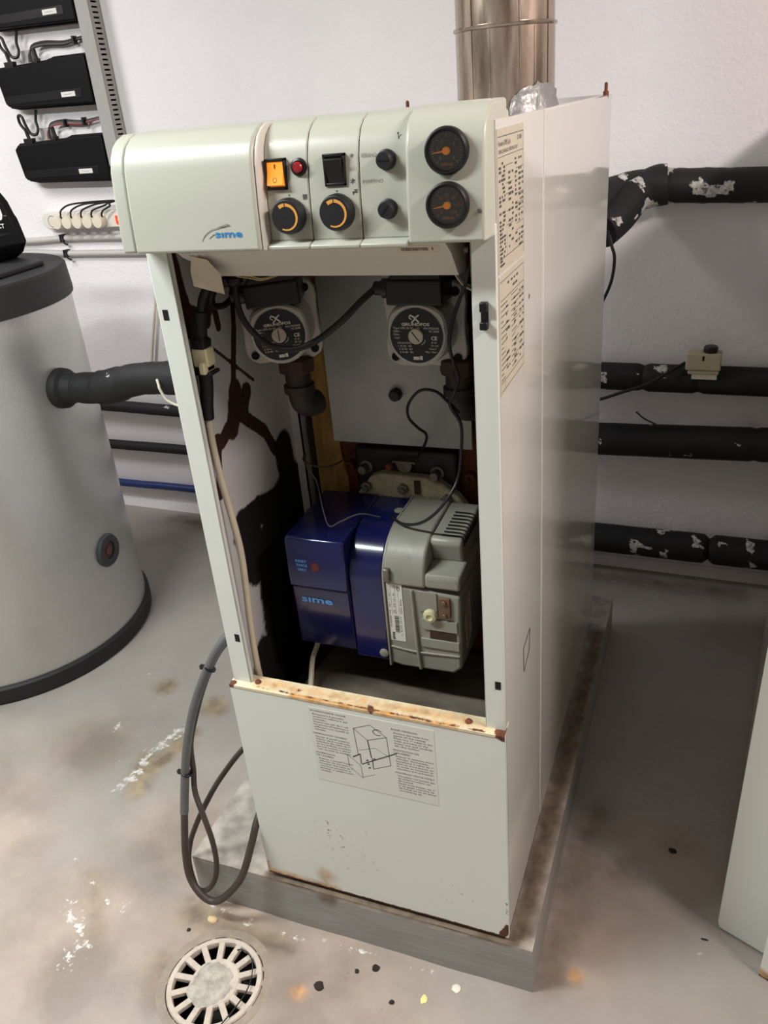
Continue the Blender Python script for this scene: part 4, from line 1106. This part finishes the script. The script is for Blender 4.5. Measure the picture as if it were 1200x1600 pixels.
# ------------------------------------------------------------------ pipes on the back wall
def wpath(pts): return [wp(s, z, o) for s, z, o in pts]
foam_pipe('wall_pipe', 'thin black insulated pipe on the wall just below the wrapped tank pipe', wpath([(-2.4, .35, .035), (-1.6, .350, .035), (-1.24, .346, .035), (-.6, .345, .035), (.1, .345, .035)]), .024, rf=lump(1), seedv=5, thr=.55)
foam_pipe('wall_pipe', 'thin black pipe on the wall halfway between the wrapped pipe and the blue pipe', wpath([(-2.4, .17, .03), (-1.6, .170, .03), (-1.24, .173, .03), (.1, .173, .03)]), .0205, seedv=6, thr=.7)
cable('wall_pipe', 'thin dark blue pipe along the foot of the wall behind the tank', 'pipe', wpath([(-2.4, -.016, .025), (-1.6, -.016, .025), (-1.23, -.010, .025), (.1, -.01, .025)]), .0165, 'pipe_blue', n=20)
foam_pipe('wall_pipe', 'thick black taped pipe, the highest on the wall right of the boiler', wpath([(.30, 1.00, .42), (.36, 1.04, .34), (.42, 1.09, .20), (.47, 1.118, .10), (.56, 1.126, .062), (.70, 1.122, .06), (.90, 1.117, .06), (1.5, 1.117, .06), (2.3, 1.117, .06)]), .046, rf=lambda t, i: lump(8)(t, i) * .98, seedv=11, thr=.36, amt=.62)
b = MB(); b.tube(wpath([(.45, 1.035, .21), (.485, 1.068, .145), (.515, 1.104, .092), (.545, 1.118, .075), (.575, 1.127, .066), (.605, 1.130, .063)]), .052, n=28, sub=6, rf=lambda t, i: 1 + .05 * math.sin(t * 9)); foam_attr(b, 3, .3)
tag(b.build('pipe_tape', 'foam_black'), 'black tape wound around the bend of the highest wall pipe', 'tape')
def pinch(centers, w, d):
    return lambda t, i: 1 - sum(d * math.exp(-((t - c) / w) ** 2) for c in centers)
def straight(s0, s1, z0, z1, off, n_): return [wp(s0 + (s1 - s0) * k / n_, z0 + (z1 - z0) * k / n_, off) for k in range(n_ + 1)]
def jointed(name, label, s0, s1, z0, z1, off, r, joints, gap, dep, seedv, thr=.42):
    nn = 150; f = lambda t, i: (1 - sum(dep * math.exp(-(((s0 + (s1 - s0) * t) - j) / gap) ** 2) for j in joints)) * (1 + .02 * noise.noise(V((t * 30, seedv, 0))))
    b = MB(); b.tube(straight(s0, s1, z0, z1, off, nn), r, n=28, rf=f, smooth_path=False); foam_attr(b, seedv, thr)
    return tag(b.build(name, 'foam_black'), label, 'pipe')
jointed('wall_pipe', 'black insulated wall pipe carrying the beige thermostat box', -.1, 2.3, .572, .577, .05, .0425, (.570, .735, 1.25), .008, .16, 21)
jointed('wall_pipe', 'thickest plain black wall pipe, just below the thermostat pipe', -.1, 2.3, .345, .43, .06, .052, (.905,), .004, .12, 25, .5)
jointed('wall_pipe', 'lowest black wall pipe near the floor right of the boiler', -.1, 2.3, -.004, .008, .055, .049, (.812, 1.35), .009, .30, 33, .38)
th = thing('pipe_thermostat', 'beige thermostat box with black knob strapped on the wall pipe', 'thermostat', wp(.745, .612, .06))
def wbox(b, s0, s1, o0, o1, z0, z1, m=0): b.box(s0, s1, -o1, -o0, z0, z1, m, xf=WM)
part(th, 'thermostat_body', 'therm_beige', lambda b: (wbox(b, .693, .790, .055, .105, .618, .668), wbox(b, .700, .786, .050, .100, .604, .620)), bevel=.004)
part(th, 'thermostat_knob', 'black_plastic', lambda b: b.lathe([(.019, 0), (.020, .004), (.020, .014), (.017, .018), (.001, .0185)], wp(.758, .668, .08), n=28))
part(th, 'indicator_slot', 'dark_void', lambda b: wbox(b, .738, .744, .1045, .1056, .648, .662))
part(th, 'pipe_strap', 'cable_beige', lambda b: wbox(b, .712, .782, .094, .098, .590, .606))
cable('thermostat_wire', 'black wire from the beige thermostat box drooping to behind the boiler', 'wire', [wp(.692, .634, .082), wp(.655, .615, .10), wp(.60, .583, .13), wp(.52, .556, .15), wp(.45, .532, .16), wp(.36, .52, .16)], .0048, 'cable_black')
cable('hanging_wire', 'black wire bowing out from behind the boiler under the highest pipe', 'wire', [(.44, 1.24, 1.08), (.473, 1.3, 1.046), (.487, 1.3, 1.009), (.495, 1.3, .976), (.489, 1.3, .918), (.466, 1.3, .858), (.44, 1.3, .80)], .0042, 'cable_black')
cable('wire_end', 'short stray black wire end sticking up behind the thickest wall pipe', 'wire', [wp(.555, .452, .03), wp(.58, .440, .05), wp(.61, .434, .07), wp(.64, .428, .09)], .0028, 'cable_black', n=7)
cable('beige_wire', 'thin beige wire hanging down the wall behind the wrapped pipe', 'wire', [wp(-1.16, 1.05, .012), wp(-1.205, .90, .012), wp(-1.237, .81, .012), wp(-1.288, .66, .012), wp(-1.321, .556, .012), wp(-1.345, .475, .012), wp(-1.35, .42, .012)], .0052, 'cable_beige', n=8)
cable('beige_wire', 'short thin beige wire poking out below the wrapped pipe near the boiler', 'wire', [(-.586, .712, .800), (-.579, .705, .788), (-.574, .70, .778), (-.563, .70, .754), (-.55, .70, .744), (-.524, .70, .735), (-.46, .70, .728)], .0036, 'cable_beige', n=8)

# ------------------------------------------------------------------ cable duct
duct = thing('cable_duct', 'vertical grey slotted cable duct on the wall beside the black boxes', 'duct', wp(-1.25, 1.27, .03))
part(duct, 'duct_cover', 'duct_grey', lambda b: wbox(b, -1.284, -1.231, .058, .062, 1.27, ZC - .05), bevel=.0015)
part(duct, 'duct_back', 'duct_grey', lambda b: (wbox(b, -1.284, -1.231, .0, .003, 1.27, ZC - .05), wbox(b, -1.284, -1.2815, .0, .058, 1.27, ZC - .05), wbox(b, -1.2335, -1.231, .0, .016, 1.27, ZC - .05), wbox(b, -1.2335, -1.231, .046, .058, 1.27, ZC - .05)))
part(duct, 'slot_shade_fill', 'dark_void', lambda b: wbox(b, -1.276, -1.245, .006, .05, 1.28, ZC - .06))  # dark block stands in for the shade behind the duct slots
b = MB(); wbox(b, -.00125, .00125, .014, .048, -.0049, .0049); tooth_me = None
b = MB(); b.box(-.00125, .00125, -.017, .017, -.0047, .0047)
t0 = b.build('duct_finger', 'duct_grey', None); t0.parent = duct
base_l = duct.location
nz = 70
for k in range(nz):
    o_ = t0 if k == 0 else t0.copy()
    if k: COL.objects.link(o_); o_.parent = duct
    o_.matrix_parent_inverse = Matrix.Identity(4)
    p_ = wp(-1.2322, 1.285 + k * .0152, .031)
    o_.location = p_ - base_l; o_.rotation_euler = (0, 0, WA)

# ------------------------------------------------------------------ black wall boxes
def make_box(label, dz):
    t = thing('network_box', label, 'box', wp(-1.49, 1.222 + dz, .035), 'black boxes on the wall')
    outline = [(-1.288, 1.378), (-1.44, 1.379), (-1.465, 1.372), (-1.60, 1.368), (-1.690, 1.366), (-1.708, 1.352), (-1.694, 1.245), (-1.684, 1.235), (-1.645, 1.228), (-1.288, 1.220)]
    def body(b):
        o2 = [(x * 1.0 + (.01 if x < -1.5 else 0), z) for x, z in outline]
        b.prism([(x, z + dz) for x, z in outline], 'y', -.045, -.006); b.prism([(x + (.012 if x < -1.5 else -.0), z + dz + (.006 if z < 1.3 else -.006)) for x, z in outline], 'y', -.068, -.044)
        b.v = [tuple(WM @ V(q)) for q in b.v]
    part(t, 'box_body', 'device_black', body, bevel=.005, seg=3)
    part(t, 'front_strip', 'device_strip', lambda b: wbox(b, -1.672, -1.330, .067, .0695, 1.247 + dz, 1.274 + dz), bevel=.001)
    def lab(b):
        wbox(b, -1.418, -1.357, .0694, .0702, 1.2525 + dz, 1.2680 + dz, 0); wbox(b, -1.406, -1.372, .0700, .0704, 1.2592 + dz, 1.2606 + dz, 1)
    part(t, 'label_sticker', ['paper', 'pencil'], lab)
    part(t, 'wall_bracket', 'duct_grey', lambda b: wbox(b, -1.60, -1.56, .0, .02, 1.36 + dz, 1.41 + dz))
    for k, s in enumerate((-1.640, -1.515)):
        part(t, 'cable_plug', 'black_plastic', lambda b: (wbox(b, s - (.020 if k == 0 else .006), s + (.020 if k == 0 else .006), .03, .05, 1.360 + dz, 1.380 + dz), b.tube([wp(s, 1.376 + dz, .04), wp(s - .004, 1.395 + dz, .04), wp(s - .006, 1.41 + dz, .04)], .0065, n=10)), bevel=.001)
    return t
make_box('lowest black wall box, above the white power strip', 0.0)
make_box('middle black wall box between two others beside the grey duct', .246)
make_box('topmost black wall box, cut by the upper left corner', .490)
for k, dz in enumerate((0.0, .246)):
    nm = ('lowest', 'middle')[k]
    cable('box_cable', 'black looped cable standing up from the ' + nm + ' black wall box', 'cable', [wp(-1.646, 1.405 + dz, .04), wp(-1.665, 1.430 + dz, .04), wp(-1.660, 1.455 + dz, .045), (wp(-1.640, 1.452 + dz, .05)), wp(-1.632, 1.425 + dz, .05), wp(-1.622, 1.395 + dz, .045), wp(-1.600, 1.392 + dz, .04), wp(-1.592, 1.41 + dz, .035), wp(-1.598, 1.435 + dz, .03), wp(-1.585, 1.47 + dz, .03)], .0052, 'cable_black', n=8)
    bun = thing('wire_loom', 'thin ' + ('reddish' if k == 0 else 'dark') + ' wire loom from the ' + nm + ' black wall box to the duct', 'wires', wp(-1.40, 1.40 + dz, .02))
    for j in range(4):
        e = j * .0045
        part(bun, 'loom_wire', ('cable_red', 'cable_grey', 'cable_brown', 'cable_black')[(j + k) % 4] if k == 0 else ('cable_black', 'cable_grey', 'cable_black', 'cable_brown')[j], lambda b: b.tube([wp(-1.56 + e, 1.372 + dz, .03), wp(-1.555 + e * .5, 1.395 + dz, .03), wp(-1.535, 1.412 + dz + e * .8, .025), wp(-1.48, 1.416 + dz + e, .02), wp(-1.40, 1.411 + dz + e * .8, .02), wp(-1.33, 1.420 + dz + e * .5, .02), wp(-1.282, 1.418 + dz + e, .02)], .0026, n=6))
    for s in (-1.47, -1.385) if k == 0 else (-1.35,):
        part(bun, 'cable_tie', 'black_plastic', lambda b: wbox(b, s - .004, s + .004, .012, .032, 1.406 + dz, 1.432 + dz))

# ------------------------------------------------------------------ power strip and its plugs
ps = thing('power_strip', 'white multi-socket power strip with red switch on the wall', 'power strip', wp(-1.42, 1.06, .02))
def strip_body(b):
    pts = []
    for k in range(9):
        t = math.pi / 2 + math.pi * k / 8; pts.append((-1.656 + .028 * math.cos(t), 1.091 + .030 * math.sin(t)))
    pts += [(-1.15, 1.061), (-1.15, 1.121)]
    b.prism(pts, 'y', -.036, -.002); b.v = [tuple(WM @ V(q)) for q in b.v]
part(ps, 'strip_body', 'strip_white', strip_body, bevel=.004, seg=3)
PXs = (-1.590, -1.541, -1.492, -1.443, -1.395)
part(ps, 'socket_well', 'seam_dark', lambda b: b.lathe([(.021, 0), (.021, .0016), (.019, .0016), (.017, -.001)], wp(-1.634, 1.089, .0345), tuple(-WN), n=28))
sw = part(ps, 'power_switch', 'switch_red', lambda b: wbox(b, -1.328, -1.300, .034, .041, 1.072, 1.102), bevel=.002)
part(sw, 'neon_glow', 'neon', lambda b: b.lathe([(.005, 0), (.003, .001)], wp(-1.312, 1.088, .041), tuple(-WN), n=12))
ordn = ('first', 'second', 'third', 'fourth', 'fifth')
for k, s in enumerate(PXs):
    t = thing('power_plug', ordn[k] + ' round cream plug from the left in the power strip', 'plug', wp(s, 1.087, .036), 'plugs in the power strip')
    part(t, 'plug_body', 'plug_cream', lambda b: b.lathe([(.0215, 0), (.0243, .006), (.0243, .022), (.0215, .028), (.001, .029)], wp(s, 1.086, .0365), tuple(-WN), n=32))
    part(t, 'plug_cable', 'cable_black', lambda b: b.tube([wp(s + .018, 1.100, .052), wp(s + .022, 1.112, .055), wp(s + .034, 1.124 + .002 * (4 - k), .055), wp(min(s + .09, -1.33), 1.138 + .003 * (4 - k), .05), wp(-1.335, 1.147 + .002 * (4 - k), .045), wp(-1.27, 1.150 + .0015 * k, .04), wp(-1.16, 1.150, .04)], .0034, n=7))
# ------------------------------------------------------------------ corrugated conduits
for k, z in enumerate((1.023, .966)):
    pts = straight(-2.3, -1.0, z, z, .014, 2)
    P_ = []
    for i in range(420):
        s = -2.05 + i * .0026; dz = -.006 * max(0, min(1, (-1.62 - s) / .15)) * (1 if k == 0 else -1)
        P_.append(wp(s, z + dz, .014 + .002 * math.sin(s * 9)))
    b = MB(); b.tube(P_, .0125, n=12, rf=lambda t, i: 1.0 if (i // 2) % 2 else .86, smooth_path=False)
    o_ = b.build('corrugated_conduit', 'conduit_grey'); tag(o_, ('upper' if k == 0 else 'lower') + ' grey corrugated conduit on the wall below the power strip', 'conduit')
    b = MB(); wbox(b, -1.626, -1.612, .004, .030, z - .012, z + .016); b.tube([wp(-1.618, z + .004, .029), wp(-1.610, z - .014, .028), wp(-1.602, z - .024, .018)], .0028, n=7)
    tag(b.build('conduit_clip', 'black_plastic'), 'small black clip on the ' + ('upper' if k == 0 else 'lower') + ' grey conduit', 'clip')

# ------------------------------------------------------------------ black tool case on the tank lid
tool = thing('tool_case', 'black rounded case with carry handle on the tank lid', 'case', (-1.36, .90, 1.069))
TM = Matrix.Translation((-1.215, .93, 1.069))
outl = [(.0, .0), (.030, .016), (.052, .046), (.040, .110), (.034, .118), (.020, .160), (.0, .186), (-.05, .196), (-.20, .196), (-.25, .16), (-.27, .08), (-.24, .0)]
hole = [(.002, .108), (.012, .122), (.009, .146), (-.002, .158), (-.040, .164), (-.12, .164), (-.13, .112), (-.12, .104)]
def case_body(b):
    # frame around the handle window built from two outlines
    n_ = 64
    def samp(poly, c, n_):
        out = []
        for k in range(n_):
            t = 2 * math.pi * k / n_; d = V((math.cos(t), math.sin(t))); best = 0
            for i in range(len(poly)):
                p = V(poly[i]) - c; q = V(poly[(i + 1) % len(poly)]) - c; e = q - p
                den = d.x * e.y - d.y * e.x
                if abs(den) < 1e-9: continue
                s = (p.x * e.y - p.y * e.x) / den; u = (p.x * d.y - p.y * d.x) / den
                if s > 0 and -1e-6 <= u <= 1 + 1e-6: best = max(best, s)
            out.append(c + d * best)
        return out
    c = V((-.065, .132)); A_ = samp(outl, c, n_); B_ = samp(hole, c, n_)
    y0, y1 = .032, .060
    vs = [(p.x, y0, p.y) for p in A_] + [(p.x, y0, p.y) for p in B_] + [(p.x, y1, p.y) for p in A_] + [(p.x, y1, p.y) for p in B_]
    fs = []
    for i in range(n_):
        j = (i + 1) % n_
        fs += [(i, j, n_ + j, n_ + i), (2 * n_ + i, 3 * n_ + i, 3 * n_ + j, 2 * n_ + j), (i, 2 * n_ + i, 2 * n_ + j, j), (n_ + i, n_ + j, 3 * n_ + j, 3 * n_ + i)]
    b.add([TM @ V(q) for q in vs], fs)
    b2 = MB(); b2.prism([(.0, .0), (.030, .016), (.052, .046), (.047, .074), (-.26, .074), (-.27, .05), (-.24, .0)], 'y', -.05, .060)
    b.add([TM @ V(q) for q in b2.v], b2.f)
part(tool, 'case_body', 'device_black', case_body, bevel=.003)
part(tool, 'case_lettering', 'white_print', lambda b: b.text('CT', .012, TM @ V((-.014, .0314, .088)), RX, UZ, 0, width=.024, bold=.03))
part(tool, 'case_mark', 'grey_print', lambda b: b.box(.018, .028, .0312, .0318, .120, .123, xf=TM))

# ------------------------------------------------------------------ floor drain
drain = thing('floor_drain', 'round white drain grate with a cement lump in its centre', 'drain', (HX, HY, FL - .01))
part(drain, 'grate_ring', 'grate_cement', lambda b: b.lathe([(.0835, -.010), (.0835, -.001), (.0850, .0025), (.0935, .0030), (.0958, .0), (.0958, -.010), (.0835, -.010)], (HX, HY, FL), n=64, cap=False))
hub = part(drain, 'grate_hub', 'grate_cement', lambda b: b.lathe([(.051, -.010), (.051, -.001), (.048, .0022), (.001, .003)], (HX, HY, FL), n=48))
def lumpf(b):
    n_ = 36; vs = []; fs = []; rings = 7
    for j in range(rings):
        for i in range(n_):
            t = 2 * math.pi * i / n_; rr_ = .046 * (1 + .18 * noise.noise(V((math.cos(t) * 1.6, math.sin(t) * 1.6, 5)))) * (1 - j / rings)
            h = .0015 + .009 * (j / (rings - 1)) ** .5 + .0055 * noise.noise(V((rr_ * math.cos(t) * 90, rr_ * math.sin(t) * 90, 2)))
            vs.append((HX - .006 + rr_ * math.cos(t), HY - .008 + rr_ * math.sin(t), FL + h))
    for j in range(rings - 1):
        for i in range(n_):
            k = (i + 1) % n_; fs.append((j * n_ + i, j * n_ + k, (j + 1) * n_ + k, (j + 1) * n_ + i))
    fs.append(tuple((rings - 1) * n_ + i for i in range(n_)))
    b.add(vs, fs)
part(drain, 'cement_lump', 'cement', lumpf)
b = MB(); b.box(.047, .0865, -.0062, .0062, -.009, .0018); r0 = b.build('grate_rib', 'grate_cement', None, bevel=.0012); r0.parent = drain
for k in range(14):
    o_ = r0 if k == 0 else r0.copy()
    if k: COL.objects.link(o_); o_.parent = drain
    o_.location = (0, 0, .01); o_.rotation_euler = (0, 0, 2 * math.pi * (k + .3) / 14)
cable('drain_wire', 'thin black wire poking through the right side of the drain grate', 'wire', [(HX + .002, HY + .068, FL - .03), (HX + .010, HY + .074, FL + .002), (HX + .035, HY + .072, FL + .008), (HX + .060, HY + .050, FL + .009), (HX + .074, HY + .008, FL + .009), (HX + .070, HY - .035, FL + .009), (HX + .052, HY - .095, FL + .006)], .0013, 'cable_black', n=6)

# ------------------------------------------------------------------ removed casing panels at the right
def sheet(b, p0, p1, z0, z1, th_, m=0):
    p0, p1 = V((p0[0], p0[1], 0)), V((p1[0], p1[1], 0)); d = (p1 - p0).normalized(); n_ = V((-d.y, d.x, 0)) * th_
    q = [p0, p1, p1 + n_, p0 + n_]
    vs = [(v_.x, v_.y, z0) for v_ in q] + [(v_.x, v_.y, z1) for v_ in q]
    b.add(vs, [(3, 2, 1, 0), (4, 5, 6, 7), (0, 1, 5, 4), (1, 2, 6, 5), (2, 3, 7, 6), (3, 0, 4, 7)], m)
cov = thing('boiler_casing', 'second white boiler casing with a dark shaded side, cut off by the right edge', 'boiler', (1.18, .70, FL))
def cov_front(b):
    q = [(.872, .2215, FL + .006), (1.36, .0135, FL + .006), (1.38, .0135, 1.39), (.892, .2235, 1.39), (.868, .2235, FL + .020)]
    nn = V((.3925, .9197, 0)) * .010
    vs = [V(v_) for v_ in q]; vs2 = [v_ + nn for v_ in vs]
    b.add(vs + vs2, [(0, 1, 2, 3, 4), (9, 8, 7, 6, 5)] + [(i, i + 5, (i + 1) % 5 + 5, (i + 1) % 5) for i in range(5)])
part(cov, 'front_sheet', 'lower_enamel', cov_front, bevel=.002)
part(cov, 'casing_side', 'white_enamel', lambda b: b.prism([(.878, .2340), (1.365, .026), (1.50, 1.24), (.998, 1.448)], 'z', FL + .012, 1.385, poly2=[(.900, .2340), (1.385, .026), (1.50, 1.24), (1.010, 1.448)]), bevel=.002)
part(cov, 'corner_dark_block', 'black_plastic', lambda b: b.box(.874, .90, .226, .244, FL, FL + .014))  # small black block under the front left corner of the casing
cov2 = thing('casing_door', 'narrower white panel with rusty foot in front of the larger white cover', 'cover', (1.15, .08, FL))
def door_sheet(b):
    da = {'rust': lambda p: .62 if p.z < FL + .014 else 0, 'stain': lambda p: .85 if p.z < FL + .022 else 0}
    p0 = V((.943, .143, FL + .002)); du = V((.40, -.178, 0)); 
    b.grid(p0, du, (.018, 0, .92), 40, 60, attrs=da)
    nn = V((.4066, .9136, 0)) * .010
    b.grid(p0 + nn + du, -du, (.018, 0, .92), 4, 4)
    b.grid(p0 + nn, -nn, (.018, 0, .92), 1, 40, attrs=da)
    b.grid(p0 + du, nn, (.018, 0, .92), 1, 4)
    b.grid(p0, nn, du, 1, 4); b.grid(p0 + V((.018, 0, .92)), du, nn, 4, 1)
part(cov2, 'door_sheet', 'lower_enamel', door_sheet)

# ------------------------------------------------------------------ debris on the floor
def crumb(name, label, cat, x, y, r, h, mt, seedv, squash=1.0):
    b = MB(); n_ = 10; vs = []; fs = []
    for j in range(4):
        for i in range(n_):
            t = 2 * math.pi * i / n_; k = (1, 1.05, .75, .2)[j] * r * (1 + .45 * noise.noise(V((math.cos(t) * 1.4 + seedv, math.sin(t) * 1.4, j * .3))))
            vs.append((x + k * math.cos(t), y + k * math.sin(t) * squash, FL + .0003 + h * (0, .35, .8, 1)[j] * (1 + .3 * noise.noise(V((t, seedv, j))))))
    for j in range(3):
        for i in range(n_):
            k = (i + 1) % n_; fs.append((j * n_ + i, j * n_ + k, (j + 1) * n_ + k, (j + 1) * n_ + i))
    fs.append(tuple(range(n_ - 1, -1, -1))); fs.append(tuple(3 * n_ + i for i in range(n_)))
    b.add(vs, fs); return tag(b.build(name, mt), label, cat)
crumb('dirt_crumb', 'elongated black dirt crumb on the floor in front of the plinth', 'debris', .243, -.064, .0075, .005, 'crumb', 1, .9)
crumb('dirt_crumb', 'largest ragged black dirt crumb beside the orange rust spot', 'debris', .150, -.132, .0095, .004, 'crumb', 2, 1.0)
crumb('dirt_crumb', 'small round black crumb left of the elongated crumb', 'debris', .210, -.081, .0045, .004, 'crumb', 3)
crumb('dirt_crumb', 'small black crumb on the floor left of the yellow flake', 'debris', .297, -.118, .0048, .003, 'crumb', 4)
crumb('dirt_crumb', 'small black crumb close to the upper left of the drain', 'debris', -.168, -.104, .0042, .003, 'crumb', 6)
crumb('dirt_crumb', 'dark crumb with a stalk on the shaded floor right of the plinth', 'debris', .775, .390, .0085, .005, 'crumb', 7, .8)
crumb('paint_flake', 'white paint flake on the floor near the plinth corner', 'debris', .406, -.055, .0085, .0025, 'flake_white', 8, .9)
crumb('paint_flake', 'small pale yellow flake on the floor in front of the plinth', 'debris', .354, -.094, .0068, .002, 'flake_yellow', 9, 1.3)
crumb('paint_flake', 'tan peeled chip on the floor just behind the drain', 'debris', -.132, -.068, .012, .006, 'flake_tan', 12, .7)
crumb('metal_sliver', 'short dark sliver on the floor before the white cover corner', 'debris', .846, .190, .007, .002, 'crumb', 15, .3)
